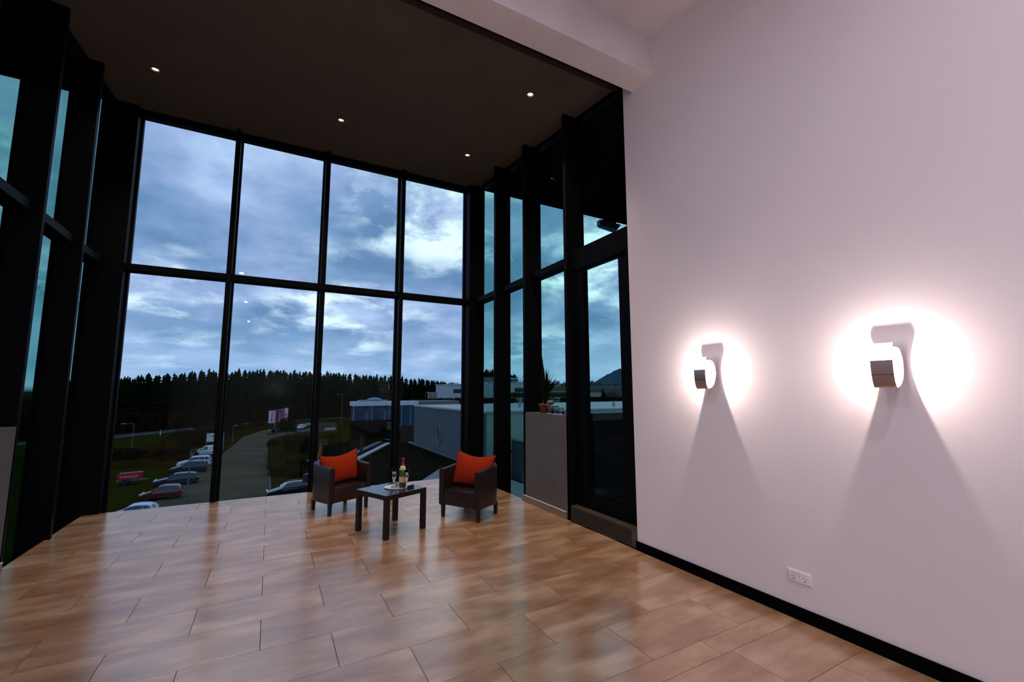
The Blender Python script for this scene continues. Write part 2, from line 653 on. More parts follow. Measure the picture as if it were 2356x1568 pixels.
# door step: brown sheet with a punched face
step = tag(empty('trim_16', (0, 0, 0)), 'brown metal door step with a punched face', kind='structure')
M_STEP = mat('brown_step_metal', (0.10, 0.075, 0.058), 0.5, 0.2, scale=6)
MB().box(W + .012, W + .16, 3.337, 4.436, 0.002, 0.178).build('step_box', M_STEP, step)
bm = MB()
for i in range(34):
    for j in range(6):
        y = 3.43 + i * 0.029
        z = 0.022 + j * 0.026
        bm.box(W + .002, W + .0125, y, y + .017, z, z + .014)
o = bm.build('punched_grille', mat('punched_metal', (0.045, 0.036, 0.03), 0.5, 0.3), step)
o['kind'] = 'stuff'

# low grey parapets
par = tag(empty('wall_parapet_terrace'), 'low grey plastered parapet with the potted plant on it', kind='structure')
MB().box(W, GX_R - .03, 4.445, 5.535, 0.0, 1.243, 0.004).build('plaster', M_GREYWALL, par)
par2 = tag(empty('wall_parapet_far'), 'low grey plastered parapet cut by the edge of the view', kind='structure')
MB().box(GX_L + .03, XL, 3.40, 5.597, 0.0, 1.243, 0.004).build('plaster', M_GREYWALL, par2)
M_SKIRT = mat('brown_tile_skirting', (0.24, 0.165, 0.115), 0.35, scale=5, stretch=(1, 1, 4))
M_EDGE = mat('glare_white_edge', (0.85, 0.84, 0.82), 0.3)  # edge strip with the lamp glare put in as white colour
sk = tag(empty('baseboard_terrace'), 'brown tile skirting with an edge strip coloured bright like lamp glare on the plant parapet', kind='structure')
MB().box(W - .012, W, 4.517, 5.03, 0.002, 0.082).build('tile', M_SKIRT, sk)
MB().box(W - .012, W, 5.033, 5.538, 0.002, 0.082).build('tile', M_SKIRT, sk)
MB().box(W - .014, W, 4.517, 5.538, 0.0825, 0.090).build('edge_strip', M_EDGE, sk)
sk2 = tag(empty('baseboard_far'), 'brown tile skirting on the parapet cut by the edge of the view', kind='structure')
MB().box(XL, XL + .012, 5.0, 5.597, 0.002, 0.082).build('tile', M_SKIRT, sk2)
MB().box(XL, XL + .012, 4.4, 4.997, 0.002, 0.082).build('tile', M_SKIRT, sk2)
MB().box(XL, XL + .014, 4.4, 5.597, 0.0825, 0.090).build('edge_strip', M_EDGE, sk2)

# ------------------------------------------------------------------ lamps
M_NICKEL = mat('brushed_nickel', (0.52, 0.39, 0.34), 0.30, 0.75, scale=20, stretch=(1, 30, 30))
M_LAMPDARK = mat('lamp_bracket', (0.10, 0.075, 0.07), 0.5, 0.5)
M_DIFF = mat('lamp_diffuser', (0.9, 0.88, 0.85), 0.4, emit=(1.0, 0.93, 0.86), estr=1.3)
M_BULB = mat('lamp_bulb', (1, 0.95, 0.9), 0.4, emit=(1.0, 0.85, 0.7), estr=14.0)


def wall_lamp(loc, rz, label, group):
    """drum lamp; local +x points away from the wall, origin on the wall at drum height"""
    e = tag(empty('wall_lamp', loc, rz), label, 'lamp', group)
    MB().box(0.0, 0.048, -0.022, 0.022, -0.035, 0.035, 0.003).build('wall_bracket', M_LAMPDARK, e)
    # curved band, its axis along the wall, open at both ends; upper part is opal glass
    cx, cz, rb, hw = 0.140, 0.015, 0.130, 0.053

    def band(nm, m_, a0, a1, q0, q1, h, n=60):
        d = MB()
        rings = []
        for i in range(n + 1):
            a = math.radians(a0 + (a1 - a0) * i / n)
            c_, s_ = math.cos(a), math.sin(a)
            ra = 0.034 if c_ > 0 else 0.100
            ang = a0 + (a1 - a0) * i / n
            k_ = 1.0 if ang > -224 else math.sqrt(max(0.0, 1 - ((-224 - ang) / 13.0) ** 2 * 0.55))
            rings.append([d.bm.verts.new((cx + (ra + q) * c_, y, cz + (rb + q) * s_)) for q, y in ((q1, -h * k_), (q1, h * k_), (q0, h * k_), (q0, -h * k_))])
        for p, q in zip(rings, rings[1:]):
            for i in range(4):
                j = (i + 1) % 4
                d.bm.faces.new((p[i], p[j], q[j], q[i]))
        d.bm.faces.new(rings[0])
        d.bm.faces.new(list(reversed(rings[-1])))
        me = d.mesh(nm, True)
        shade_auto(me, 0.5)
        return obj(nm, me, m_, e)
    band('shade', M_NICKEL, -237, 12, -.0025, 0.0, hw)
    band('shade_seam', M_LAMPDARK, -26, -24.5, -.001, 0.0006, hw, 2)
    band('glow_lining', M_DIFF, -175, 10, -.006, -.003, hw - .002)  # added emissive layer, stands in for the lamp-lit inside of the shade
    band('diffuser', M_DIFF, 12.5, 78, -.004, 0.0, hw)
    s = MB()
    s.lathe([(0.0, 0.138), (0.010, 0.142), (0.014, 0.152), (0.012, 0.160), (0.0, 0.164)], n=12)
    bulb = s.build('bulb', M_BULB, e, True)
    bulb.location = (0.140, 0, -0.205)
    ld = bpy.data.lights.new('lamp_light', 'POINT')
    ld.energy = SCONCE_W
    ld.color = (1.0, 0.80, 0.70)
    ld.shadow_soft_size = 0.006
    lo = bpy.data.objects.new('lamp_light', ld)
    COL.objects.link(lo)
    lo.parent = e
    lo.location = (0.140, 0, 0.0305)
    return e


wall_lamp((W, 2.394, 1.675), PI, 'lit nickel drum wall lamp on the white wall, the one nearer the glass door', 'wall lamps on the white wall')
wall_lamp((W, 1.175, 1.675), PI, 'lit nickel drum wall lamp on the white wall, the one above the double socket', 'wall lamps on the white wall')
wall_lamp((0.13, -6.0, 1.675), PI / 2, 'lit nickel drum wall lamp on the end wall, mirrored in the front glass', 'wall lamps on the end wall')

M_RING = mat('downlight_ring', (0.22, 0.075, 0.02), 0.6)
M_SPOT = mat('downlight_lens', (1, 0.9, 0.8), 0.4, emit=(1.0, 0.80, 0.58), estr=10.0)


def downlight(x, y, zf, slope, label, watts, group, r=0.032, spot=True, col=(1.0, 0.72, 0.48)):
    e = tag(empty('downlight', (x, y, zf(y))), label, 'ceiling light', group)
    e.rotation_euler = (math.atan(slope), 0, 0)
    d = MB()
    d.lathe([(r, -0.001), (r + .012, -0.014), (r + .018, -0.014), (r + .022, 0.0)], n=24)
    d.build('ring', M_RING, e)
    d = MB()
    d.lathe([(0.0, -0.0035), (r - .002, -0.0035), (r - .002, -0.001), (0.0, -0.001)], n=24)
    d.build('lens', M_SPOT, e)
    if spot:
        ld = bpy.data.lights.new('downlight_beam', 'SPOT')
        ld.spot_size = 1.7
        ld.spot_blend = 0.8
        ld.shadow_soft_size = 0.04
    else:
        ld = bpy.data.lights.new('downlight_beam', 'AREA')
        ld.shape = 'DISK'
        ld.size = 0.10
    ld.energy = watts
    ld.color = col
    lo = bpy.data.objects.new('downlight_beam', ld)
    COL.objects.link(lo)
    lo.parent = e
    lo.location = (0, 0, -0.02)


downlight(-1.43, 6.37, ceil_z, .114, 'glowing downlight in the dark ceiling near the far side corner column', DOWNLIGHT_W * 4, 'downlights in the dark ceiling')
downlight(0.687, 6.35, ceil_z, .114, 'glowing downlight in the dark ceiling between two others, above the side table', DOWNLIGHT_W * 4, 'downlights in the dark ceiling')
downlight(2.655, 6.35, ceil_z, .114, 'small glowing downlight in the dark ceiling above the second armchair', DOWNLIGHT_W * 4, 'downlights in the dark ceiling')
downlight(2.63, 4.30, ceil_z, .114, 'largest-looking glowing downlight in the dark ceiling, by the terrace door and beam', DOWNLIGHT_W * 6, 'downlights in the dark ceiling')
for x, y in ((-0.9, 1.2), (-0.9, -1.6), (-0.9, -4.2), (1.6, -0.4), (1.6, -2.4), (1.6, -4.6)):  # unseen fill lights added behind the camera to brighten wall and room
    downlight(x, y, wceil, .119, 'added round fill light, unseen, in the white ceiling behind the viewpoint', FILL_LIGHT_W, 'added fill lights in the white ceiling', 0.05, False, (0.94, 0.885, 1.0))

# ------------------------------------------------------------------ socket
sock = tag(empty('double_socket', (W, 1.812, 0.281)), 'white double wall socket low on the white wall', 'socket')
M_SOCK = mat('socket_white', (0.84, 0.80, 0.79), 0.3)
M_SOCKIN = mat('socket_well', (0.55, 0.49, 0.42), 0.5)
M_HOLE = mat('socket_hole', (0.01, 0.01, 0.01), 0.8)
MB().box(-0.008, 0.0, -0.0775, 0.0775, -0.0405, 0.0405, 0.003).build('cover_frame', M_SOCK, sock)
for i, yc in enumerate((0.036, -0.036)):
    MB().box(-0.012, -0.004, yc - .034, yc + .034, -0.034, 0.034, 0.002).build('insert', M_SOCK, sock)
    d = MB()
    d.lathe([(0.0195, -0.0126), (0.0215, -0.0128), (0.0215, -0.0118), (0.0195, -0.0118)], n=28, axis='X', origin=(0, yc, 0))
    d.build('well_rim', M_SOCK, sock)
    d = MB()
    d.lathe([(0.0, -0.0122), (0.0195, -0.0122), (0.0195, -0.0118), (0.0, -0.0118)], n=28, axis='X', origin=(0, yc, 0))
    w_ = d.build('well', M_SOCKIN, sock)
    for dy, dz, r_ in ((0.0095, 0.0, 0.0028), (-0.0095, 0.0, 0.0028)):
        MB().tube((-0.0128, yc + dy, dz), (-0.0120, yc + dy, dz), r_, n=12).build('hole', M_HOLE, w_)
    MB().box(-0.0128, -0.0120, yc - .005, yc + .005, -0.020, -0.014).build('earth_clip', M_HOLE, w_)
    MB().box(-0.0128, -0.0120, yc - .004, yc + .004, 0.014, 0.0195).build('earth_clip', M_SOCKIN, w_)

# ------------------------------------------------------------------ armchairs
M_LEATHER = mat('dark_brown_leather', (0.017, 0.0085, 0.0095), 0.36, scale=30, bump=0.12, bscale=220, col2=(0.012, 0.006, 0.007))
M_LEG = mat('black_brown_leg', (0.012, 0.007, 0.006), 0.45)


def tub_shell():
    """U-shaped upholstered shell: two straight arms joined by a rounded back. Local: front is -y"""
    hw, d0, d1, t = 0.305, -0.265, 0.265, 0.070
    rad = 0.20

    def path(off):
        pts = []
        h = hw - off
        yb = d1 - off
        r = rad - off
        pts.append((h, d0))
        for i in range(5):
            pts.append((h, d0 + (yb - r - d0) * (i + 1) / 5))
        for i in range(1, 9):
            a = PI / 2 * i / 8
            pts.append((h - r + r * math.cos(a), yb - r + r * math.sin(a)))
        n = len(pts)
        pts += [(-x, y) for x, y in reversed(pts)]
        return pts
    outer, inner = path(0.0), path(t)
    bm = bmesh.new()
    n = len(outer)

    def ztop(y):
        u = (y - d0) / (d1 - d0)
        return 0.582 + 0.055 * (u ** 1.6)
    rings = []
    c = 0.018
    for i in range(n):
        ox, oy = outer[i]
        ix, iy = inner[i]
        zt = ztop(oy)
        dx, dy = ix - ox, iy - oy
        L_ = math.hypot(dx, dy)
        ux, uy = dx / L_, dy / L_
        ring = [(ox + ux * .012, oy + uy * .012, 0.145), (ox, oy, 0.160), (ox, oy, 0.35), (ox, oy, zt - c), (ox + ux * c * .35, oy + uy * c * .35, zt - c * .3), (ox + ux * c * 1.2, oy + uy * c * 1.2, zt + .002), (ix - ux * c * 1.2, iy - uy * c * 1.2, zt), (ix - ux * c * .3, iy - uy * c * .3, zt - c * .4), (ix, iy, zt - c * 1.3), (ix, iy, 0.145)]
        rings.append([bm.verts.new(p) for p in ring])
    k = len(rings[0])
    for a, b in zip(rings, rings[1:]):
        for i in range(k):
            j = (i + 1) % k
            bm.faces.new((a[i], a[j], b[j], b[i]))
    bm.faces.new(rings[0])
    bm.faces.new(list(reversed(rings[-1])))
    bmesh.ops.recalc_face_normals(bm, faces=bm.faces)
    # soften the two front ends of the arms
    me = bpy.data.meshes.new('shell')
    bm.to_mesh(me)
    bm.free()
    shade_auto(me, 0.9)
    return me


def seat_mesh():
    bm = MB()
    bm.box(-0.234, 0.234, -0.268, 0.192, 0.148, 0.338, 0.020)
    for v in bm.bm.verts:
        if v.co.z > 0.30:
            v.co.z += 0.012 * (1 - (v.co.x / 0.234) ** 2)
    me = bm.mesh('seat', True)
    shade_auto(me, 0.7)
    return me


def arm_chair(loc, rz, label):
    e = tag(empty('tub_armchair', loc, rz), label, 'armchair', 'dark leather tub armchairs')
    obj('shell', tub_shell(), M_LEATHER, e)
    obj('seat', seat_mesh(), M_LEATHER, e)
    MB().box(-0.232, 0.232, -0.2705, -0.2655, 0.318, 0.323).build('seat_seam', mat('leather_seam', (0.012, 0.007, 0.007), 0.5), e)
    for sx in (-1, 1):
        for sy in (-1, 1):
            x, y = sx * 0.265, (-0.228 if sy < 0 else 0.205)
            if sy > 0:
                x = sx * 0.235
            m = MB()
            a, b = 0.020, 0.017
            m.hexa([(x - b, y - b, 0), (x + b, y - b, 0), (x + b, y + b, 0), (x - b, y + b, 0), (x - a, y - a, .15), (x + a, y - a, .15), (x + a, y + a, .15), (x - a, y + a, .15)])
            m.build('leg', M_LEG, e)
    return e


arm_chair((0.870, 6.385, 0), math.radians(25.0), 'dark leather tub armchair behind the side table, its back to the street')
arm_chair((2.300, 5.265, 0), math.radians(-59.0), 'dark leather tub armchair beside the side table, its back to the terrace windows')


def cushion(loc, rot, label, seed, w=0.50, h=0.44):
    rnd = random.Random(seed)
    e = tag(empty('cushion', loc), label, 'cushion', 'orange-red cushions on the armchairs')
    e.rotation_euler = rot
    n = 28
    mb = MB()
    bm = mb.bm
    sides = []
    for sgn in (1, -1):
        grid = []
        for i in range(n + 1):
            row = []
            for j in range(n + 1):
                u = -1 + 2 * i / n
                v = -1 + 2 * j / n
                # concave edges, pointed corners; the top edge sags in the middle
                sx = 1 - 0.075 * (1 - v * v)
                sy = 1 - 0.10 * (1 - u * u) - (0.16 * (1 - u * u) ** 1.5 if v > 0 else 0.0) * max(0, v)
                x = u * sx * w / 2
                z = v * sy * h / 2
                th = 0.085 * (max(0, (1 - u ** 2)) ** 0.55) * (max(0, (1 - v ** 2)) ** 0.55)
                wr = 0.006 * math.sin(9 * u + 2.2 * v + seed) * max(0, v + .2) * (1 - abs(u)) + 0.010 * math.exp(-((u - .08 - .12 * v) / .06) ** 2) * (1 - v * v)
                y = sgn * max(0.0, th - (wr if th > 0.01 else 0))
                row.append(bm.verts.new((x, y, z)))
            grid.append(row)
        for i in range(n):
            for j in range(n):
                f = (grid[i][j], grid[i + 1][j], grid[i + 1][j + 1], grid[i][j + 1])
                bm.faces.new(f)
        sides.append(grid)
    edge = [sides[0][i][0].co.copy() for i in range(n + 1)] + [sides[0][n][j].co.copy() for j in range(1, n + 1)] + [sides[0][i][n].co.copy() for i in range(n - 1, -1, -1)] + [sides[0][0][j].co.copy() for j in range(n - 1, 0, -1)]
    bmesh.ops.remove_doubles(bm, verts=bm.verts, dist=1e-5)
    me = mb.mesh('cover', True)
    obj('cover', me, mat('orange_red_cloth', (0.34, 0.028, 0.007), 0.85, scale=40, bump=0.1, bscale=400, col2=(0.30, 0.022, 0.005)), e)
    pb = MB()
    for a, b in zip(edge, edge[1:] + edge[:1]):
        pb.tube(a, b, 0.0035, n=6)
    pb.build('piping', mat('cushion_piping', (0.05, 0.02, 0.015), 0.5), e, True)
    return e


cushion((0.890, 6.42, 0.535), (math.radians(-14), math.radians(-5), math.radians(25.0)), 'orange-red cushion on the armchair that backs onto the street', 3, 0.57, 0.40)
cushion((2.335, 5.290, 0.552), (math.radians(-16), math.radians(5), math.radians(-50.0)), 'orange-red cushion with a crumpled top on the armchair that backs onto the terrace windows', 8, 0.55, 0.42)

# ------------------------------------------------------------------ side table and what stands on it
M_TABLE = mat('black_brown_table', (0.016, 0.012, 0.011), 0.20, scale=6, ior=3.2)
M_TLEG = mat('black_brown_table_leg', (0.012, 0.007, 0.006), 0.5, scale=6, ior=1.3)
tab = tag(empty('side_table', (1.271, 5.165, 0), math.radians(23.6)), 'square black-brown side table between the two armchairs', 'table')
MB().box(-0.275, 0.275, -0.275, 0.275, 0.400, 0.4485, 0.001).build('tabletop', M_TLEG, tab)
MB().box(-0.2745, 0.2745, -0.2745, 0.2745, 0.4486, 0.450).build('top_sheet', M_TABLE, tab)
for sx in (-1, 1):
    for sy in (-1, 1):
        x, y = sx * 0.250, sy * 0.250
        MB().box(x - .025, x + .025, y - .025, y + .025, 0.0, 0.399, 0.001).build('leg', M_TLEG, tab)

tray = tag(empty('serving_tray', (1.352, 5.185, 0.4502), math.radians(0)), 'oval mirror-bright serving tray on the side table', 'tray')
d = MB()
d.lathe([(0.0, 0.0), (0.135, 0.0), (0.150, 0.004), (0.158, 0.009), (0.160, 0.0085), (0.150, 0.0015), (0.13, 0.003), (0.0, 0.003)], n=40)
for v in d.bm.verts:
    v.co.y *= 0.88
me = d.mesh('dish', True)
shade_auto(me, 0.7)
obj('dish', me, mat('polished_silver', (0.92, 0.92, 0.92), 0.10, 0.35), tray)

ZB = 0.4548
bot = tag(empty('sparkling_wine_bottle', (1.385, 5.135, ZB), math.radians(-12)), 'green sparkling wine bottle with red foil neck standing on the tray', 'bottle')
M_BGREEN = mat('bottle_green_glass', (0.020, 0.16, 0.035), 0.06, ior=1.5, coat=0.5)
M_BDARK = mat('bottle_foot_glass', (0.008, 0.03, 0.014), 0.08, coat=0.5)
d = MB()
d.lathe([(0.0, 0.0), (0.036, 0.0), (0.040, 0.005), (0.040, 0.175), (0.038, 0.195), (0.030, 0.222), (0.021, 0.245), (0.0165, 0.265), (0.0150, 0.285), (0.0150, 0.300), (0.0, 0.300)], n=28)
me = d.mesh('body', True)
shade_auto(me, 0.8)
obj('body', me, M_BGREEN, bot)
d = MB()
d.lathe([(0.0403, 0.004), (0.0405, 0.005), (0.0405, 0.046), (0.0403, 0.047)], n=28)
d.build('foot_band', M_BDARK, bot, True)
d = MB()
d.lathe([(0.0240, 0.2395), (0.0225, 0.245), (0.0180, 0.265), (0.0165, 0.285), (0.0165, 0.306), (0.0175, 0.309), (0.0175, 0.320), (0.0150, 0.327), (0.0, 0.329)], n=28)
d.build('foil', mat('red_foil', (0.36, 0.012, 0.025), 0.28, 0.5), bot, True)


def lathe_patch(prof, a0, a1, n=14):
    m = MB()
    rings = []
    for r, h in prof:
        rings.append([m.bm.verts.new((r * math.cos(a0 + (a1 - a0) * i / n), r * math.sin(a0 + (a1 - a0) * i / n), h)) for i in range(n + 1)])
    for a, b in zip(rings, rings[1:]):
        for i in range(n):
            m.bm.faces.new((a[i], a[i + 1], b[i + 1], b[i]))
    return m


f0 = math.radians(-105)
M_LABEL = mat('gold_cream_label', (0.80, 0.58, 0.22), 0.5, scale=25, col2=(0.70, 0.45, 0.12))
o = lathe_patch([(0.0409, 0.062), (0.0409, 0.120)], f0 - 1.25, f0 + 1.25).build('label', M_LABEL, bot, True)
lathe_patch([(0.0413, 0.056), (0.0413, 0.061)], f0 - 1.25, f0 + 1.25).build('label_border', mat('label_black', (0.02, 0.015, 0.01), 0.5), o, True)
lathe_patch([(0.0413, 0.092), (0.0413, 0.106)], f0 + .0, f0 + .22, 4).build('label_emblem', mat('label_red', (0.25, 0.01, 0.01), 0.5), o, True)
lathe_patch([(0.0413, 0.078), (0.0413, 0.084)], f0 - .7, f0 + .7).build('label_line', mat('label_ochre', (0.5, 0.28, 0.03), 0.5), o, True)
o = lathe_patch([(0.0390, 0.1975), (0.0310, 0.2245), (0.0235, 0.243)], f0 - 1.2, f0 + 1.2).build('neck_label', mat('cream_label', (0.85, 0.68, 0.42), 0.5), bot, True)
lathe_patch([(0.0372, 0.207), (0.0348, 0.214)], f0 - .55, f0 - .15, 4).build('label_emblem', mat('label_black', (0.02, 0.015, 0.01), 0.5), o, True)
lathe_patch([(0.0372, 0.207), (0.0348, 0.214)], f0 + .15, f0 + .55, 4).build('label_emblem', mat('label_black', (0.02, 0.015, 0.01), 0.5), o, True)

M_CLEAR = drink_glass_material('clear_glass', (1, 1, 1))
d = MB()
d.lathe([(0.0, 0.0), (0.030, 0.0), (0.031, 0.002), (0.012, 0.006), (0.005, 0.012), (0.0042, 0.045), (0.007, 0.058), (0.018, 0.085), (0.0255, 0.120), (0.0265, 0.150), (0.0240, 0.200), (0.0228, 0.200), (0.0252, 0.150), (0.0242, 0.120), (0.0168, 0.087), (0.004, 0.066), (0.0, 0.064)], n=24)
flute_me = d.mesh('flute', True)
for loc, lab in (((1.300, 5.190, ZB), 'sparkling wine flute on the tray, standing clear of the bottle'), ((1.404, 5.056, ZB), 'sparkling wine flute on the tray, in front of the bottle')):
    o = tag(obj('wine_flute', flute_me, M_CLEAR, None, loc), lab, 'glass', 'flutes on the tray')

box = tag(empty('black_case', (1.462, 5.075, ZB - .003), math.radians(20)), 'small black case on the tray edge beside the bottle', 'case')
MB().box(-0.040, 0.040, -0.014, 0.014, 0.0, 0.022, 0.002).build('body', mat('case_black', (0.006, 0.006, 0.007), 0.45), box)
MB().box(-0.0405, 0.0405, -0.0145, 0.0145, 0.0225, 0.030, 0.002).build('lid', mat('case_black', (0.006, 0.006, 0.007), 0.45), box)
MB().lathe([(0.0, 0.0), (0.022, 0.0), (0.022, 0.026), (0.019, 0.030), (0.0, 0.030)], n=18)
coin = MB()
coin.lathe([(0.0, 0.0), (0.021, 0.0), (0.022, 0.003), (0.022, 0.030), (0.020, 0.033), (0.0, 0.033)], n=20)
o = coin.build('tealight_cup', mat('grey_cup', (0.30, 0.30, 0.31), 0.3, 0.4), None, True, (1.345, 5.235, ZB - .003))
tag(o, 'small grey cup on the tray behind the bottle', 'cup')

# ------------------------------------------------------------------ potted plant and jars on the parapet
PZ = 1.2432
plant = tag(empty('potted_plant', (3.335, 5.125, PZ)), 'spiky-leaved plant in a terracotta pot on the grey parapet', 'plant')
M_POT = mat('terracotta', (0.20, 0.035, 0.015), 0.7, scale=15)
d = MB()
d.lathe([(0.0, 0.0), (0.062, 0.0), (0.064, 0.004), (0.078, 0.100), (0.088, 0.100), (0.090, 0.128), (0.080, 0.128), (0.074, 0.105), (0.0, 0.105)], n=28)
d.build('pot', M_POT, plant, True)
d = MB()
d.lathe([(0.0, 0.108), (0.073, 0.106), (0.0, 0.1065)], n=16)
d.build('soil', mat('potting_soil', (0.02, 0.012, 0.008), 0.95), plant)
M_LEAF = mat('snake_plant_leaf', (0.007, 0.009, 0.0025), 0.85, scale=14, stretch=(6, 6, 1), col2=(0.0035, 0.005, 0.0015))
rnd = random.Random(5)


def leaf_mesh(length, width, bend, twist):
    bm = bmesh.new()
    prev = None
    n = 8
    for i in range(n + 1):
        t = i / n
        w_ = width * (0.55 + 0.9 * t) * (1 - t) ** 0.55 if t < 1 else 0.0005
        zz = length * t * (1 - 0.12 * bend * t)
        off = bend * length * 0.42 * t * t
        a = twist * t
        c_, s_ = math.cos(a), math.sin(a)
        row = [bm.verts.new((off - 0.18 * w_ * 0 + 0 * c_, 0, zz)) for _ in range(0)]
        L_ = bm.verts.new((off - w_ * s_ - .002, -w_ * c_, zz))
        M_ = bm.verts.new((off + 0.25 * w_, 0, zz))
        R_ = bm.verts.new((off + w_ * s_ - .002, w_ * c_, zz))
        B_ = bm.verts.new((off + 0.25 * w_ - 0.006, 0, zz))
        row = [L_, M_, R_, B_]
        if prev:
            for a_ in range(4):
                b_ = (a_ + 1) % 4
                bm.faces.new((prev[a_], prev[b_], row[b_], row[a_]))
        prev = row
    bmesh.ops.recalc_face_normals(bm, faces=bm.faces)
    me = bpy.data.meshes.new('leaf')
    bm.to_mesh(me)
    bm.free()
    for p in me.polygons:
        p.use_smooth = True
    return me


for az, le, be, wi_ in ((95, 0.72, 0.10, 0.021), (80, 0.55, 0.05, 0.020), (-95, 0.46, 0.20, 0.019), (-85, 0.44, 1.25, 0.018), (-75, 0.42, 1.45, 0.018), (-95, 0.40, 1.6, 0.017), (-80, 0.46, 0.75, 0.018), (90, 0.50, 0.30, 0.019), (105, 0.45, 0.55, 0.018), (0, 0.5, 0.15, 0.019), (60, 0.42, 0.35, 0.019), (120, 0.40, 0.50, 0.018),
                       (200, 0.34, 0.55, 0.017), (-110, 0.36, 1.3, 0.016), (20, 0.40, 0.3, 0.018), (150, 0.48, 0.15, 0.019), (-30, 0.44, 0.25, 0.018), (100, 0.30, 1.0, 0.016), (-88, 0.52, 0.02, 0.016), (75, 0.35, 0.7, 0.017)):
    o = obj('leaf', leaf_mesh(le, wi_ * 1.45, be, rnd.uniform(-.5, .5)), M_LEAF, plant)
    a = math.radians(az)
    rr = 0.018
    o.location = (rr * math.cos(a), rr * math.sin(a), 0.105)
    o.rotation_euler = (0, 0.03, a)


def jar(x, y, h, r, label, fill=None, cap=None):
    e = tag(empty('glass_jar', (x, y, PZ)), label, 'jar', 'glass jars by the potted plant')
    d = MB()
    d.lathe([(0.0, 0.0), (r * .94, 0.0), (r, 0.006), (r, h * .78), (r * .86, h * .88), (r * .86, h), (r * .80, h), (r * .80, h * .88), (r * .93, h * .77), (r * .93, 0.010), (0.0, 0.008)], n=20)
    d.build('glass_body', M_CLEAR, e, True)
    d = MB()
    d.lathe([(0.0, 0.011), (r * .90, 0.011), (r * .90, 0.011 + h * .42), (0.0, 0.012 + h * .42)], n=18)
    d.build('filling', fill or mat('jar_filling', (0.07, 0.055, 0.045), 0.8), e, True)
    if cap:
        d = MB()
        d.lathe([(0.0, h + .001), (r * .9, h + .001), (r * .9, h + .02), (r * .5, h + .032), (0.0, h + .034)], n=18)
        d.build('lid', cap, e, True)


jar(3.31, 4.945, 0.145, 0.050, 'squat glass jar right beside the terracotta pot', None, mat('white_lid', (0.25, 0.25, 0.24), 0.4))
jar(3.31, 4.815, 0.105, 0.044, 'small glass jar between the two other jars by the plant')
jar(3.31, 4.700, 0.085, 0.042, 'small glass jar with pinkish filling by the end of the parapet', mat('pink_filling', (0.15, 0.09, 0.085), 0.8))

# ------------------------------------------------------------------ outside: floodlight under the roof overhang
fl = tag(empty('floodlight', (6.69, 7.45, 5.355), math.radians(-8)), 'blue-grey floodlight hanging from the dark roof overhang', 'floodlight')
M_FL = mat('floodlight_housing', (0.02, 0.13, 0.20), 0.5, scale=10)
m = MB()
m.hexa([(-.27, -.08, -.06), (.14, -.08, -.13), (.14, .10, -.13), (-.27, .10, -.06), (-.25, -.06, .09), (.27, -.06, .03), (.27, .09, .03), (-.25, .09, .09)])
bmesh.ops.bevel(m.bm, geom=list(m.bm.edges), offset=.012, segments=2, affect='EDGES')
m.build('housing', M_FL, fl)
MB().box(-.16, .16, -.02, .05, .05, .24).build('bracket', M_FRAME, fl)
MB().box(-.30, -.272, -.06, .08, -.05, .08, .006).build('end_cap', M_FL, fl)
m = MB()
m.hexa([(-.24, -.09, -.05), (.13, -.09, -.11), (.13, -.081, -.11), (-.24, -.081, -.05), (-.22, -.075, .07), (.24, -.075, .02), (.24, -.07, .02), (-.22, -.07, .07)])
m.build('lens', mat('floodlight_glass', (0.03, 0.17, 0.26), 0.2), fl)

# dark boarded terrace balustrade behind the door
bal = tag(empty('terrace_balustrade', (0, 0, 0)), 'dark boarded terrace balustrade seen through the door glass', 'balustrade')
M_BAL = mat('dark_boards', (0.007, 0.007, 0.008), 0.7, scale=4, ior=1.3)
for i in range(8):
    MB().box(3.62, 6.4, 4.44, 4.48, -0.4 + i * 0.195, -0.4 + i * 0.195 + 0.188).build('board', M_BAL, bal)
MB().box(3.62, 6.4, 4.481, 4.50, -0.4, 1.16).build('backing_sheet', M_BAL, bal)
MB().box(3.60, 6.42, 4.42, 4.50, 1.165, 1.262, 0.004).build('cap_rail', mat('grey_cap', (0.045, 0.05, 0.048), 0.5), bal)
for x in (3.64, 5.0, 6.36):
    MB().box(x - .03, x + .03, 4.485, 4.53, -0.6, 1.16).build('post', M_BAL, bal)
tag(MB().box(3.56, 6.5, 3.0, 4.55, -0.75, -0.45).build('terrace_slab', M_SOFFIT), 'dark terrace slab outside the glass door', kind='structure')

# ------------------------------------------------------------------ ground, roads
M_LAWN = mat('lawn', (0.020, 0.0235, 0.003), 0.95, col2=(0.019, 0.013, 0.002), scale=0.10, coords='World', detail=8)
M_ASPH = mat('asphalt', (0.100, 0.080, 0.050), 0.9, col2=(0.076, 0.062, 0.042), scale=0.25, coords='World', detail=6)
M_ASPH2 = mat('asphalt_far', (0.062, 0.062, 0.070), 0.9, scale=0.3, coords='World')
M_EARTH = mat('brown_undergrowth', (0.030, 0.015, 0.003), 0.95, col2=(0.017, 0.012, 0.002), scale=0.3, coords='World', detail=8)
tag(MB().box(-300, 500, -60, 700, GZ - 1, GZ).build('ground', M_LAWN), 'dim grass ground below the building', kind='structure')


def strip(name, poly, z, m_, label, h=0.03):
    return tag(MB().prism(poly, z - 0.02, z + h).build(name, m_), label, kind='structure')


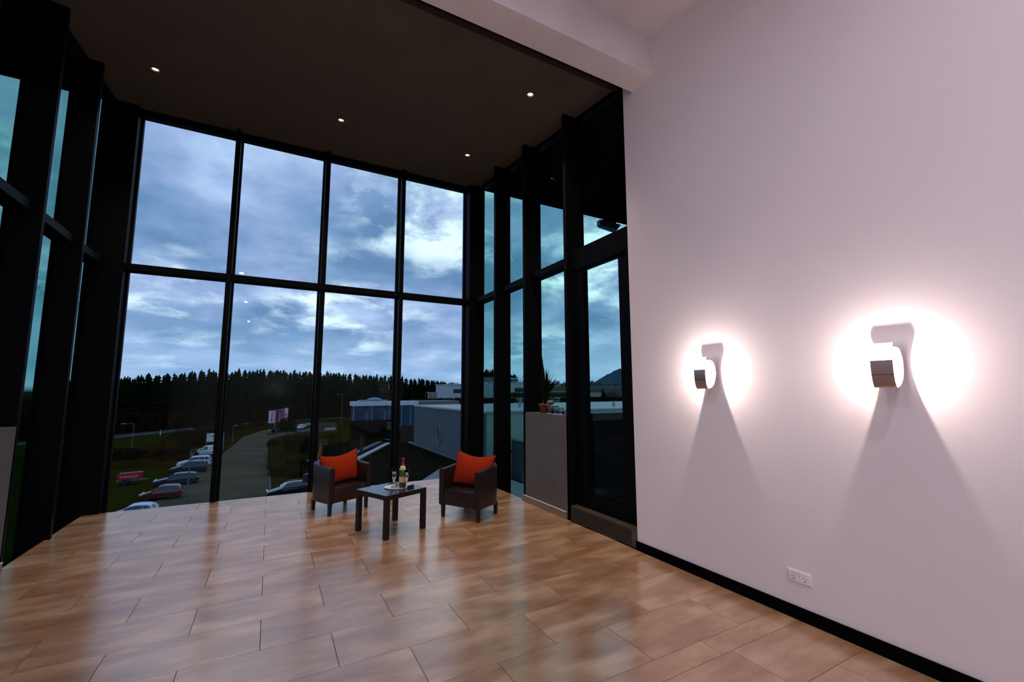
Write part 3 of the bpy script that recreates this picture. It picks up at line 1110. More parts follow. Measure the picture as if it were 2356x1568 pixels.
strip('road', [(-8.2, 40), (0.4, 40), (0.3, 75), (-0.3, 108), (1.0, 126), (7.0, 140), (14, 147), (14, 172), (5.6, 168), (-1.5, 152), (-5.6, 132), (-6.6, 110), (-7.3, 100), (-8.2, 99)], GZ, M_ASPH, 'asphalt street running from the building towards the flags')
strip('parking_strip', [(-8.0, 50), (-8.0, 101), (-9.6, 101), (-10.2, 50)], GZ, M_ASPH, 'asphalt strip under the tails of the parked cars', 0.035)
strip('kerb', [(0.42, 57), (0.72, 57), (0.6, 76), (0.0, 108), (-0.3, 108), (0.3, 76)], GZ, mat('kerb_stone', (0.10, 0.10, 0.095), 0.9), 'kerb between street and hedge', 0.10)
# country road in front of the wood
cr = [(-60, 128), (-33, 146), (-22, 162), (-12, 178), (0, 192), (14, 202), (30, 208)]
poly = [(x, y) for x, y in cr] + [(x - 2.2, y + 9.0) for x, y in reversed(cr)]
strip('country_road', poly, GZ, M_ASPH2, 'grey country road in front of the wood', 0.05)
mk = tag(empty('road_line', (0, 0, 0)), 'pale broken centre line on the country road', kind='structure')
for (xa, ya), (xb, yb) in zip(cr[:3], cr[1:4]):
    for t in (0.1, 0.4, 0.7):
        xs, ys = xa + (xb - xa) * t - 1.1, ya + (yb - ya) * t + 4.5
        xe, ye = xa + (xb - xa) * (t + .16) - 1.1, ya + (yb - ya) * (t + .16) + 4.5
        MB().prism([(xs, ys), (xe, ye), (xe - .06, ye + .35), (xs - .06, ys + .35)], GZ + .045, GZ + .06).build('line_dash', mat('road_paint', (0.20, 0.21, 0.22), 0.8), mk)
strip('brown_verge', [(-60, 95), (-26, 92), (-12, 84), (-10.5, 100), (-8, 112), (-7, 128), (-4, 150), (4, 170), (-6, 182), (-24, 150), (-34, 138), (-60, 120)], GZ, M_EARTH, 'brown overgrown verge beyond the parked cars', 0.04)
strip('meadow', [(-70, 108), (-34, 112), (-23, 118), (-20, 150), (-34, 143), (-62, 126)], GZ, mat('meadow_grass', (0.021, 0.025, 0.003), 0.95, scale=0.2, coords='World'), 'strip of green meadow below the country road', 0.09)
tag(MB().prism([(-330, 176), (-60, 150), (-20, 200), (30, 230), (110, 260), (420, 330), (420, 520), (-330, 520)], GZ - .5, GZ + 1.5).build('hill_floor', M_EARTH), 'dark forest floor beyond the country road', kind='structure')

tag(MB().prism([(-330, 208), (-62, 184), (-22, 236), (30, 268), (112, 300), (420, 370), (420, 400), (-330, 400)], GZ - .5, GZ + 9.0).build('backing_bank', M_EARTH), 'dark bank added as backing behind the first rows of spruces', kind='structure')  # bank added to block the bright gaps between the trunks
# distant ridge
rid = MB()
bm = rid.bm
rnd = random.Random(12)
prevr = None
for i in range(170):
    t = i / 169
    x = 380 + 540 * t
    q = max(0.0, min(1.0, (x - 470) / 170))
    h = 5 + 56 * q * q * (3 - 2 * q) + rnd.uniform(-1.6, 1.8)
    row = [bm.verts.new((x, 640, GZ)), bm.verts.new((x, 660, GZ + h)), bm.verts.new((x, 760, GZ))]
    if prevr:
        for a in range(2):
            bm.faces.new((prevr[a], row[a], row[a + 1], prevr[a + 1]))
    prevr = row
tag(rid.build('hills', mat('blue_ridge', (0.030, 0.075, 0.115), 0.95, scale=0.02, coords='World')), 'bluish wooded ridge far beyond the terrace', kind='structure')

# ------------------------------------------------------------------ trees
M_NEEDLE = [mat('needle_a', (0.006, 0.011, 0.004), 0.9, scale=0.8), mat('needle_b', (0.008, 0.012, 0.004), 0.9, scale=0.8), mat('needle_c', (0.005, 0.009, 0.005), 0.9, scale=0.8)]
M_TRUNK = mat('pine_trunk', (0.075, 0.055, 0.040), 0.9, scale=2)


def conifer_meshes(seed, m_):
    """unit-height spruce: drooping branches in ragged whorls around the stem"""
    r_ = random.Random(seed)
    mb = MB()
    bm = mb.bm
    levels = 30
    for k in range(levels):
        t = k / (levels - 1)
        z = 0.20 + 0.775 * t
        rad = (0.118 * (1 - t) ** 0.55 + 0.016) * r_.uniform(.85, 1.1)
        for i in range(9 if t < .8 else 6):
            a = r_.uniform(0, 2 * PI)
            L_ = rad * r_.uniform(.55, 1.2)
            w_ = L_ * r_.uniform(.30, .5) + .006
            c_, s_ = math.cos(a), math.sin(a)
            droop = L_ * r_.uniform(.25, .7) * (1 - .6 * t)
            p0 = (0.0, 0.0, z + .030)
            p1 = (c_ * L_ * .55 - s_ * w_, s_ * L_ * .55 + c_ * w_, z - droop * .55 - .012)
            p2 = (c_ * L_, s_ * L_, z - droop)
            p3 = (c_ * L_ * .55 + s_ * w_, s_ * L_ * .55 - c_ * w_, z - droop * .55 - .012)
            v = [bm.verts.new(p) for p in (p0, p1, p2, p3)]
            bm.faces.new(v)
    for i in range(3):
        a = 2 * PI * i / 3
        b_ = a + 2.2
        bm.faces.new([bm.verts.new(p) for p in ((.010 * math.cos(a), .010 * math.sin(a), .93), (.010 * math.cos(b_), .010 * math.sin(b_), .93), (0, 0, 1.0))])
    crown = mb.mesh('crown', False, False)
    crown.materials.append(m_)
    t_ = MB()
    t_.tube((0, 0, 0), (0, 0, 0.6), 0.011, 0.006, 6)
    trunk = t_.mesh('trunk')
    trunk.materials.append(M_TRUNK)
    return crown, trunk


CON = [conifer_meshes(s, M_NEEDLE[s % 3]) for s in range(5)]


def lerp_tab(tab, x):
    for (a, va), (b, vb) in zip(tab, tab[1:]):
        if x <= b:
            t = (x - a) / (b - a)
            return va + (vb - va) * max(0, t)
    return tab[-1][1]


TOPS = [(-.36, .024), (-.24, .027), (-.09, .0425), (0.01, .0445), (.11, .0420), (.256, .0345), (.41, .0215), (.44, .035), (.476, .058), (.52, .050), (.60, .040), (.72, .037), (.80, .038), (1.0, .034)]
rnd = random.Random(21)
BAYS = [(-.235, 'hidden at the side of the first front bay'), (-.083, 'above the parked cars'), (.085, 'behind the flags and the street'), (.25, 'above the blue glazed hall'), (.415, 'above the grey hall'), (2, 'beside the pale far buildings')]
placed = []
i = 0
while len(placed) < 292 and i < 9000:
    i += 1
    a = -0.30 + 0.86 * ((i * 0.6180339887) % 1.0)
    base_y = lerp_tab([(-.36, 158), (-.2, 172), (-.05, 196), (.1, 216), (.3, 236), (.45, 250), (.7, 250)], a)
    Y = base_y + rnd.uniform(0, 1) ** 1.3 * 26
    x = a * Y
    if any((x - q[0]) ** 2 + (Y - q[1]) ** 2 < 2.7 ** 2 for q in placed):
        continue
    placed.append((x, Y))
    top = HC + lerp_tab(TOPS, a) * Y
    h = (top - GZ - 0.6) * (rnd.uniform(.93, 0.99) if rnd.random() < .85 else rnd.uniform(0.99, 1.03))
    cm, tm = CON[i % 5]
    where = next(w_ for lim, w_ in BAYS if a < lim)
    e = tag(empty('spruce_tree', (x, Y, GZ + .6), rnd.uniform(0, 6.28)), 'dark spruce in the wood ' + where, 'tree', 'spruces of the wood ' + where)
    sw = rnd.uniform(1.0, 1.3)
    e.scale = (h * sw, h * sw, h)
    obj('crown', cm, None, e)
    obj('trunk', tm, None, e)
# brown undergrowth along the forest edge
ug = MB()
rnd = random.Random(77)
for i in range(900):
    a = rnd.uniform(-.36, .48)
    base_y = lerp_tab([(-.36, 158), (-.2, 172), (-.05, 196), (.1, 216), (.3, 236), (.45, 250)], a) - rnd.uniform(2, 7)
    x = a * base_y
    h = rnd.uniform(2.5, 7)
    for s in range(3):
        q = rnd.uniform(0, 6.28)
        w_ = rnd.uniform(.6, 1.3)
        p = Vector((x + rnd.uniform(-1, 1), base_y + rnd.uniform(-1, 1), GZ))
        tp = p + Vector((rnd.uniform(-.6, .6), rnd.uniform(-.6, .6), h))
        d_ = Vector((math.cos(q), math.sin(q), 0)) * w_
        ug.quad([p - d_ * .4, p + d_ * .4, p * .45 + tp * .55 + d_, tp])
        ug.quad([p - d_ * .4, tp, p * .5 + tp * .5 - d_, p * .8 + tp * .2 - d_])
o = ug.build('undergrowth', mat('brown_thicket', (0.024, 0.011, 0.003), 0.95, col2=(0.012, 0.007, 0.002), scale=0.5, coords='World'))
tag(o, 'bare brown thicket along the edge of the wood', 'thicket', kind='stuff')


def bare_tree(loc, h, label, seed, m_, group='bare trees behind the far buildings'):
    r_ = random.Random(seed)
    e = tag(empty('bare_tree', loc), label, 'tree', group)
    t = MB()
    t.tube((0, 0, 0), (0, 0, h * .45), h * .016, h * .010, 7)
    t.build('trunk', m_, e)
    b = MB()

    def br(p, d_, l, r, k):
        q = p + d_ * l
        b.tube(p, q, r, r * .6, 4)
        if k == 0:
            return
        for _ in range(3):
            nd = (d_ + Vector((r_.uniform(-.7, .7), r_.uniform(-.7, .7), r_.uniform(.0, .5)))).normalized()
            br(q, nd, l * r_.uniform(.62, .8), r * .6, k - 1)
    for _ in range(5):
        br(Vector((0, 0, h * r_.uniform(.28, .45))), Vector((r_.uniform(-.6, .6), r_.uniform(-.6, .6), 1)).normalized(), h * .2, h * .008, 3)
    b.build('branches', m_, e)


M_BARK = mat('bare_bark', (0.030, 0.022, 0.016), 0.9)
for i, (a, Y, s) in enumerate(((.535, 190, .050), (.56, 195, .047), (.575, 188, .049), (.60, 192, .046))):
    bare_tree((a * Y, Y, GZ), HC + s * Y - GZ, 'tall leafless tree behind the white building with the strip window', 30 + i, M_BARK)
# rounded brown trees behind the parapet plant and the door
def round_tree(loc, h, w, label, seed, m_, group):
    r_ = random.Random(seed)
    e = tag(empty('broadleaf_tree', loc), label, 'tree', group)
    MB().tube((0, 0, 0), (0, 0, h * .5), h * .02, h * .012, 7).build('trunk', M_BARK, e)
    mb = MB()
    for k in range(2300):
        a, q = r_.uniform(0, 2 * PI), r_.uniform(0, 1) ** .45
        ph_ = math.acos(r_.uniform(-.8, 1.0))
        c = Vector((.5 * w * q * math.sin(ph_) * math.cos(a), .5 * w * q * math.sin(ph_) * math.sin(a), h * (.52 + .46 * q * math.cos(ph_))))
        d1 = Vector((r_.gauss(0, 1), r_.gauss(0, 1), r_.gauss(0, 1))).normalized() * r_.uniform(.4, 1.0)
        d2 = d1.orthogonal().normalized() * r_.uniform(.25, .6)
        mb.quad([c - d1, c - d2 * .6, c + d1, c + d2])
    obj('crown', mb.mesh('crown', False, False), m_, e)


M_RUST = mat('rust_foliage', (0.030, 0.015, 0.006), 0.95, scale=0.6)
M_DGREEN = mat('dark_foliage', (0.014, 0.020, 0.008), 0.95, scale=0.6)
rnd = random.Random(4)
for i in range(15):
    a = 0.600 + i * 0.030
    Y = 205 + (i % 3) * 7
    s = lerp_tab([(.6, .036), (.66, .034), (.72, .031), (.80, .030), (.88, .024), (1.0, .016)], a) + rnd.uniform(-.004, .003)
    round_tree((a * Y, Y, GZ), HC + s * Y - GZ, 9.0, 'rust-brown broadleaf tree in the row behind the far low buildings', 50 + i, M_RUST if i % 3 else M_DGREEN, 'broadleaf trees behind the far low buildings')

# ------------------------------------------------------------------ vehicles
M_GLASSD = mat('car_glass', (0.010, 0.016, 0.018), 0.08, coat=0.6)
M_TYRE = mat('tyre_rubber', (0.008, 0.008, 0.008), 0.8)
M_RIM = mat('alloy_rim', (0.50, 0.51, 0.52), 0.4, 0.1)
M_TAIL = mat('tail_light_red', (0.35, 0.008, 0.015), 0.25, coat=0.4)
M_HEAD = mat('head_light_clear', (0.65, 0.68, 0.72), 0.15, coat=0.5)
M_TRIMB = mat('car_black_trim', (0.01, 0.01, 0.011), 0.5)
M_CHROME = mat('car_bright_trim', (0.55, 0.57, 0.58), 0.2, 0.8)


def wheel_meshes(r):
    d = MB()
    d.lathe([(r * .66, -0.095), (r * .95, -0.10), (r, -0.07), (r, 0.07), (r * .95, 0.10), (r * .66, 0.095)], n=20, axis='X')
    for v in d.bm.verts:
        v.co = Vector((v.co.y, v.co.x, v.co.z))
    ty = d.mesh('wheel', False)
    ty.materials.append(M_TYRE)
    d = MB()
    d.tube((0, -0.088, 0), (0, 0.088, 0), r * .16, n=8)
    for k in range(5):
        a = 2 * PI * k / 5
        c_, s_ = math.cos(a), math.sin(a)
        for yy in (-0.090, 0.075):
            p = [(-s_ * .035 + c_ * .03, c_ * .035 + s_ * .03), (s_ * .035 + c_ * .03, -c_ * .035 + s_ * .03), (s_ * .05 + c_ * r * .66, -c_ * .05 + s_ * r * .66), (-s_ * .05 + c_ * r * .66, c_ * .05 + s_ * r * .66)]
            d.hexa([(x, yy, z) for x, z in p] + [(x, yy + .015, z) for x, z in p])
    rm = d.mesh('rim')
    rm.materials.append(M_RIM)
    return ty, rm


WH = wheel_meshes(0.315)


def car(loc, rz, label, paint, kind, group=None, name='parked_car', rails=False, detail=True):
    """local: nose towards -x, length centred on the origin. kind gives length, width and the roof profile."""
    e = tag(empty(name, loc, rz), label, 'van' if kind == 'van' else 'car', group)
    # profile stations: (x as a share of length, top height, greenhouse?)
    P = {
        'wagon': dict(L=4.6, Wd=1.80, H=[(0, .52), (.03, .68), (.22, .86), (.30, .93), (.44, 1.38), (.56, 1.45), (.80, 1.42), (.92, 1.30), (.985, .95), (1, .62)], ws=(.30, .44), rw=(.92, .985), belt=.93, bp=(.47, .62, .78, .90)),
        'hatch': dict(L=3.7, Wd=1.70, H=[(0, .50), (.03, .66), (.20, .88), (.27, .97), (.45, 1.42), (.58, 1.50), (.82, 1.46), (.92, 1.36), (.985, .98), (1, .60)], ws=(.27, .45), rw=(.92, .985), belt=.97, bp=(.46, .63, .78, .90)),
        'suv': dict(L=4.35, Wd=1.80, H=[(0, .58), (.03, .80), (.22, 1.00), (.28, 1.06), (.42, 1.55), (.56, 1.64), (.86, 1.60), (.95, 1.50), (.99, 1.02), (1, .66)], ws=(.28, .42), rw=(.95, .99), belt=1.06, bp=(.46, .63, .80, .92)),
        'compact': dict(L=3.6, Wd=1.64, H=[(0, .50), (.03, .70), (.20, .92), (.27, 1.0), (.46, 1.42), (.60, 1.49), (.80, 1.45), (.90, 1.34), (.985, 1.0), (1, .62)], ws=(.27, .46), rw=(.90, .985), belt=1.0, bp=(.48, .74, .86, .88)),
        'van': dict(L=4.5, Wd=1.79, H=[(0, .60), (.03, .78), (.19, 1.02), (.23, 1.10), (.40, 1.68), (.52, 1.80), (.90, 1.82), (.985, 1.78), (.995, 1.1), (1, .60)], ws=(.23, .40), rw=(.985, .995), belt=1.10, bp=(.44, .53, .53, .53)),
    }[kind]
    L_, Wd, H, belt = P['L'], P['Wd'], P['H'], P['belt']

    def top(u):
        return lerp_tab(H, u)
    us = sorted(set([u for u, _ in H] + [i / 24 for i in range(25)]))
    mb = MB()
    bm = mb.bm
    rings = []

    def halfw(u):
        e_ = 1.0
        if u < .14:
            e_ = .80 + .20 * math.sin(u / .14 * PI / 2)
        if u > .90:
            e_ = .86 + .14 * math.cos((u - .90) / .10 * PI / 2)
        return Wd / 2 * e_

    def section(u):
        w_ = halfw(u)
        zt = top(u)
        bz = min(belt, zt - .06)
        gh = max(0.0, zt - belt)
        wr = w_ - 0.05 - gh * .30
        sill = .22 if .02 < u < .98 else .32
        arch = 0
        return w_, zt, bz, wr, sill
    for u in us:
        w_, zt, bz, wr, sill = section(u)
        x = -L_ / 2 + u * L_
        half = [(w_ * .86, sill), (w_ * .97, sill + .08), (w_, (sill + bz) / 2), (w_ * .975, bz), (wr, zt - .05), (wr * .86, zt - .008), (0, zt)]
        ring = [(x, y, z) for y, z in half] + [(x, -y, z) for y, z in reversed(half[:-1])]
        rings.append([bm.verts.new(p) for p in ring])
    k = len(rings[0])
    for a, b in zip(rings, rings[1:]):
        for i in range(k):
            j = (i + 1) % k
            bm.faces.new((a[i], a[j], b[j], b[i]))
    bm.faces.new(list(reversed(rings[0])))
    bm.faces.new(rings[-1])
    me = mb.mesh('body', True)
    shade_auto(me, 0.55)
    obj('body', me, paint, e)
    # side glass: panels between belt and roof line
    b1, b2, b3, b4 = P['bp']
    ua = P['ws'][0] + (P['ws'][1] - P['ws'][0]) * .22
    spans = [(ua, b2 - .006)] + ([(b2 + .006, b3 - .006)] if b3 > b2 else []) + ([(b3 + .006, b4 + .01)] if b4 > b3 else [])
    for s in (-1, 1):
        for a, b in spans:
            m = MB()
            n = 7
            lo_, hi_ = [], []
            for i in range(n + 1):
                u = a + (b - a) * i / n
                w_, zt, bz, wr, sill = section(u)
                x = -L_ / 2 + u * L_
                y0_, z0_ = w_ * .975, bz
                y1_, z1_ = wr, zt - .05
                t0 = .05
                t1 = max(t0 + .05, .90)
                nz = .016
                lo_.append(m.bm.verts.new((x, s * (y0_ + (y1_ - y0_) * t0 + nz), z0_ + (z1_ - z0_) * t0)))
                hi_.append(m.bm.verts.new((x, s * (y0_ + (y1_ - y0_) * t1 + nz), z0_ + (z1_ - z0_) * t1)))
            for i in range(n):
                m.bm.faces.new((lo_[i], lo_[i + 1], hi_[i + 1], hi_[i]))
            m.build('side_window', M_GLASSD, e)

    def cross_glass(nm, ra, rb, t0, t1):
        m = MB()
        rows_ = []
        for t in (t0, (t0 + t1) / 2, t1):
            u = ra + (rb - ra) * t
            w_, zt, bz, wr, sill = section(u)
            x = -L_ / 2 + u * L_
            g = .014
            ww = (wr * .86) if zt > belt + .02 else w_ * .8
            dx = -g if ra < .5 else g
            rows_.append([m.bm.verts.new((x + dx, y, z + .012)) for y, z in ((ww, zt - .008), (ww * .5, zt - .003), (0, zt), (-ww * .5, zt - .003), (-ww, zt - .008))])
        for a, b in zip(rows_, rows_[1:]):
            for i in range(4):
                m.bm.faces.new((a[i], a[i + 1], b[i + 1], b[i]))
        m.build(nm, M_GLASSD, e)
    cross_glass('windshield', *P['ws'], .06, .94)
    if kind != 'van':
        cross_glass('rear_window', *P['rw'], .02, .80)
    # wheels with dark arches
    ax = (-L_ / 2 + .185 * L_, -L_ / 2 + .80 * L_)
    for x in ax:
        for s in (-1, 1):
            MB().tube((x, s * (Wd / 2 - .20), .33), (x, s * (Wd / 2 + .003), .33), .365, n=20).build('wheel_arch', M_TRIMB, e)
            wo = obj('wheel', WH[0], None, e, (x, s * (Wd / 2 - .055), .315))
            obj('rim', WH[1], None, wo)
    for s in (-1, 1):
        w_, zt, bz, wr, sill = section(.035)
        MB().box(-L_ / 2 + .02, -L_ / 2 + .24, s * w_ * .62 - .17, s * w_ * .62 + .17, .60, .72, .02).build('head_light', M_HEAD, e)
        zt_ = belt - .12
        MB().box(L_ / 2 - .24, L_ / 2 - .005, s * (Wd / 2 - .17) - .13, s * (Wd / 2 - .17) + .13, zt_ - .10, zt_ + .07, .02).build('tail_light', M_TAIL, e)
        w_, zt, bz, wr, sill = section(.33)
        MB().box(-L_ / 2 + .33 * L_, -L_ / 2 + .33 * L_ + .16, s * (Wd / 2 + .09) - .08, s * (Wd / 2 + .09) + .08, belt + .02, belt + .15, .02).build('mirror', paint, e)
        MB().box(-L_ / 2 + .20 * L_, -L_ / 2 + .78 * L_, s * Wd / 2 - .01, s * Wd / 2 + .012, .30, .35).build('sill_strip', M_TRIMB, e)
        if rails:
            m = MB()
            for a, b in zip((.46, .54, .66, .80), (.54, .66, .80, .90)):
                wa, za = section(a)[3], section(a)[1]
                wb, zb = section(b)[3], section(b)[1]
                m.tube((-L_ / 2 + a * L_, s * wa * .93, za + .03), (-L_ / 2 + b * L_, s * wb * .93, zb + .03), .022, n=6)
            m.build('roof_rail', M_CHROME, e)
    MB().box(L_ / 2 - .02, L_ / 2 + .012, -.26, .26, .62, .73).build('number_plate', mat('plate_white', (0.5, 0.5, 0.48), 0.5), e)
    MB().box(-L_ / 2 - .012, -L_ / 2 + .03, -.42, .42, .42, .58).build('grille', M_TRIMB, e)
    return e


M_VAN = mat('van_white', (0.62, 0.62, 0.58), 0.35, coat=0.4)
M_CWHITE = mat('car_white', (0.62, 0.66, 0.72), 0.3, coat=0.5)
M_CDARK = mat('car_dark_petrol', (0.012, 0.026, 0.038), 0.22, coat=0.7)
M_CBLUE = mat('car_night_blue', (0.012, 0.026, 0.044), 0.22, coat=0.7)
M_CRED = mat('car_wine_red', (0.13, 0.008, 0.014), 0.25, coat=0.6)
M_CPALE = mat('car_pale_blue_white', (0.56, 0.66, 0.80), 0.3, coat=0.5)
M_CBLACK = mat('car_black', (0.008, 0.011, 0.014), 0.2, coat=0.8)
PK = 'cars parked in the row along the street'
van = car((-9.55, 97.8, GZ + .03), math.radians(2), 'white delivery van parked in front of the white billboard', M_VAN, 'van', PK, 'delivery_van')
MB().box(-.30, 1.95, -.915, -.893, .62, .67).build('rub_strip', M_TRIMB, van)
MB().box(.55, 1.55, -.862, -.850, 1.42, 1.50).build('side_lettering', mat('van_print_grey', (0.22, 0.24, 0.27), 0.6), van)
car((-9.75, 84.5, GZ + .03), math.radians(3), 'white car mostly hidden behind the dark high-roofed car', M_CWHITE, 'suv', PK)
car((-9.65, 79.0, GZ + .03), math.radians(1.5), 'dark high-roofed car with roof rails parked behind the low estate', M_CDARK, 'suv', PK, rails=True)
car((-9.70, 69.8, GZ + .03), math.radians(2), 'low dark blue estate car parked between red car and high-roofed car', M_CBLUE, 'wagon', PK)
car((-9.75, 61.3, GZ + .03), math.radians(-3), 'wine-red hatchback parked next to the pale small car', M_CRED, 'hatch', PK)
car((-10.3, 52.3, GZ + .05), math.radians(-4), 'pale blue-white small car cut off by the floor edge', M_CPALE, 'compact', PK)
car((2.45, 56.6, GZ + .03), math.radians(7), 'black estate car with bright roof rails at the hedge, cut off by the floor edge', M_CBLACK, 'wagon', None, rails=True)
FP = 'cars on the far car park'
car((8.55, 150.8, GZ + .05), math.radians(60), 'white car at the far car park, its nose behind the dark bush', M_CWHITE, 'hatch', FP)
car((10.6, 155.6, GZ + .05), math.radians(62), 'dark car at the far car park between the white and the blue car', M_CDARK, 'wagon', FP)
car((13.2, 161.5, GZ + .05), math.radians(75), 'blue car with a bright roof edge at the far car park by the mullion', mat('car_mid_blue', (0.05, 0.12, 0.28), 0.25, coat=0.5), 'hatch', FP)
car((18.2, 84.0, GZ + 1.3), math.radians(15), 'grey car with a bright roof edge beside the dark roof corner', mat('car_grey', (0.10, 0.11, 0.12), 0.3, coat=.5), 'wagon', None)

# trailer
tr = tag(empty('cargo_trailer', (-14.95, 72.9, GZ), math.radians(4)), 'red covered trailer with white lettering on the grass', 'trailer')
M_TRED = mat('tarpaulin_red', (0.36, 0.006, 0.014), 0.55, scale=3)
m = MB()
m.hexa([(-1.15, -.62, .62), (1.12, -.62, .62), (1.12, .62, .62), (-1.15, .62, .62), (-1.10, -.58, 1.42), (1.25, -.58, 1.48), (1.25, .58, 1.48), (-1.10, .58, 1.42)])
bmesh.ops.bevel(m.bm, geom=list(m.bm.edges), offset=.07, segments=2, affect='EDGES')
m.build('tarpaulin', M_TRED, tr)
MB().box(-1.2, 1.15, -.66, .66, .50, .62).build('load_bed', mat('trailer_grey', (0.16, 0.17, 0.17), 0.4, 0.5), tr)
MB().tube((1.1, 0, .52), (2.0, 0, .50), .035).tube((1.15, .5, .52), (1.85, 0, .50), .03).tube((1.15, -.5, .52), (1.85, 0, .50), .03).build('drawbar', mat('trailer_grey', (0.16, 0.17, 0.17), 0.4, 0.5), tr)
MB().tube((1.85, 0, .02), (1.85, 0, .55), .03).build('jockey_leg', M_TRIMB, tr)
MB().box(-1.16, -1.12, -.55, -.5, .02, .5).build('prop_leg', mat('trailer_grey', (0.16, 0.17, 0.17), 0.4, 0.5), tr)
for s in (-1, 1):
    wo = obj('wheel', WH[0], None, tr, (-.35, s * .72, .315))
    obj('rim', WH[1], None, wo)
    MB().box(-.75, .05, s * .72 - .12, s * .72 + .12, .64, .68).build('mudguard', M_TRIMB, tr)
M_TWHITE = mat('tarpaulin_print', (0.75, 0.55, 0.55), 0.6)
text_obj('lettering', 'BAUHAUS', .30, M_TWHITE, tr, (.14, -.632, 1.03), (math.radians(87), 0, 0))
MB().box(-.10, .75, -.634, -.628, .80, .82).build('lettering_line', M_TWHITE, tr)
m = MB()
for a, b in (((-.86, 1.02), (-.72, 1.14)), ((-.80, .96), (-.66, .90))):
    m.tube((a[0], -.628, a[1]), (b[0], -.622, b[1]), .028, n=6)
m.tube((-.72, -.626, 1.03), (-.68, -.626, 1.03), .04, n=6)
m.build('emblem', M_TWHITE, tr)
w2 = tag(MB().tube((0, 0, .14), (0, .16, .14), .17, n=14).build('red_marker', mat('marker_red', (0.06, 0.008, 0.006), 0.7)), 'dull red marker on the grass between trailer and blue estate', 'marker')
w2.location = (-11.9, 74.6, GZ)

# billboard
M_SIGNW = mat('sign_white', (0.66, 0.68, 0.70), 0.5)
M_SIGNK = mat('sign_black', (0.015, 0.018, 0.03), 0.5)
M_POSTG = mat('galvanised_post', (0.32, 0.33, 0.33), 0.45, 0.3)
bb = tag(empty('billboard', (-9.2, 106.6, GZ), math.radians(-3)), 'white two-post billboard with dark oval emblem behind the delivery van', 'sign')
MB().box(-1.38, 1.42, -.05, .05, 1.72, 3.28).build('board', M_SIGNW, bb)
MB().box(-1.42, 1.46, -.07, .07, 3.28, 3.36).box(-1.42, 1.46, -.07, .07, 1.64, 1.72).build('board_frame', M_POSTG, bb)
for x in (-1.40, 1.44):
    MB().tube((x, 0, 0), (x, 0, 3.36), .05, n=8).build('post', M_POSTG, bb)
em = MB()
for i in range(20):
    a0, a1 = 2 * PI * i / 20, 2 * PI * (i + 1) / 20
    em.tube((-.10 + .36 * math.cos(a0), -.06, 2.75 + .17 * math.sin(a0)), (-.10 + .36 * math.cos(a1), -.06, 2.75 + .17 * math.sin(a1)), .055, n=6)
em.build('emblem', M_SIGNK, bb)
MB().box(-1.15, -.55, -.056, -.05, 2.72, 2.80).build('print_line', mat('sign_grey', (0.2, 0.22, 0.28), 0.5), bb)
MB().box(-.45, .45, -.056, -.05, 2.08, 2.14).build('print_line', M_SIGNK, bb)
MB().box(.75, 1.15, -.056, -.05, 1.95, 2.95).build('print_panel', mat('sign_pale_grey', (0.45, 0.46, 0.50), 0.5), bb)

# flags: five banners
M_MAST = mat('flag_mast', (0.5, 0.5, 0.5), 0.4, 0.3)


def banner(x, y, z0, w_, h, label, cols, extra=None):
    e = tag(empty('banner_flag', (x, y, GZ)), label, 'flag', 'banners on masts by the street')
    MB().tube((0, 0, 0), (0, 0, z0 + h + .25 - GZ), .055, .04, 8).build('mast', M_MAST, e)
    MB().tube((0, 0, z0 + h + .06 - GZ), (-w_, 0, z0 + h + .06 - GZ), .03, n=6).build('crossbar', M_MAST, e)
    n = len(cols)
    for i, c in enumerate(cols):
        m = MB()
        xa, xb = -w_ + w_ * i / n, -w_ + w_ * (i + 1) / n
        k = 6
        fr, bk = [], []
        for j in range(k + 1):
            t = j / k
            yy = .06 * math.sin(5 * t + x) * (1 - t * .5)
            zz = z0 + h - h * t - GZ
            fr.append([m.bm.verts.new((q, yy - .012, zz)) for q in (xa, xb)])
            bk.append([m.bm.verts.new((q, yy + .012, zz)) for q in (xa, xb)])
        for j in range(k):
            m.bm.faces.new((fr[j][0], fr[j][1], fr[j + 1][1], fr[j + 1][0]))
            m.bm.faces.new((bk[j][1], bk[j][0], bk[j + 1][0], bk[j + 1][1]))
            m.bm.faces.new((fr[j][0], fr[j + 1][0], bk[j + 1][0], bk[j][0]))
            m.bm.faces.new((fr[j][1], bk[j][1], bk[j + 1][1], fr[j + 1][1]))
        m.build('cloth', c, e)
    if extra:
        extra(e, w_, z0 - GZ, h)


FW = mat('flag_white', (0.66, 0.66, 0.74), 0.7)
FR = mat('flag_red', (0.40, 0.02, 0.03), 0.7)
FD = mat('flag_dark_maroon', (0.10, 0.01, 0.05), 0.7)
FB = mat('flag_blue', (0.06, 0.06, 0.30), 0.7)
FP_ = mat('flag_violet', (0.25, 0.16, 0.40), 0.7)
FO = mat('flag_orange_red', (0.48, 0.07, 0.03), 0.7)
FPI = mat('flag_pinkish', (0.66, 0.42, 0.50), 0.7)


def eye_emblem(e, w_, z, h):
    m = MB()
    cx, cz = -w_ * .55, z + h * .27
    pts = [(0, .42), (.26, 0), (0, -.42), (-.26, 0)]
    for (a, b), (c, d_) in zip(pts, pts[1:] + pts[:1]):
        m.tube((cx + a, -.09, cz + b), (cx + c, -.09, cz + d_), .07, n=6)
    m.tube((cx, -.09, cz - .42), (cx, -.09, cz - .75), .06, n=6)
    m.build('emblem', M_SIGNK, e)
    MB().box(cx - .12, cx + .28, -.10, -.085, z + h * .45, z + h * .93).build('print_panel', mat('flag_mauve', (0.36, 0.22, 0.36), 0.7), e)


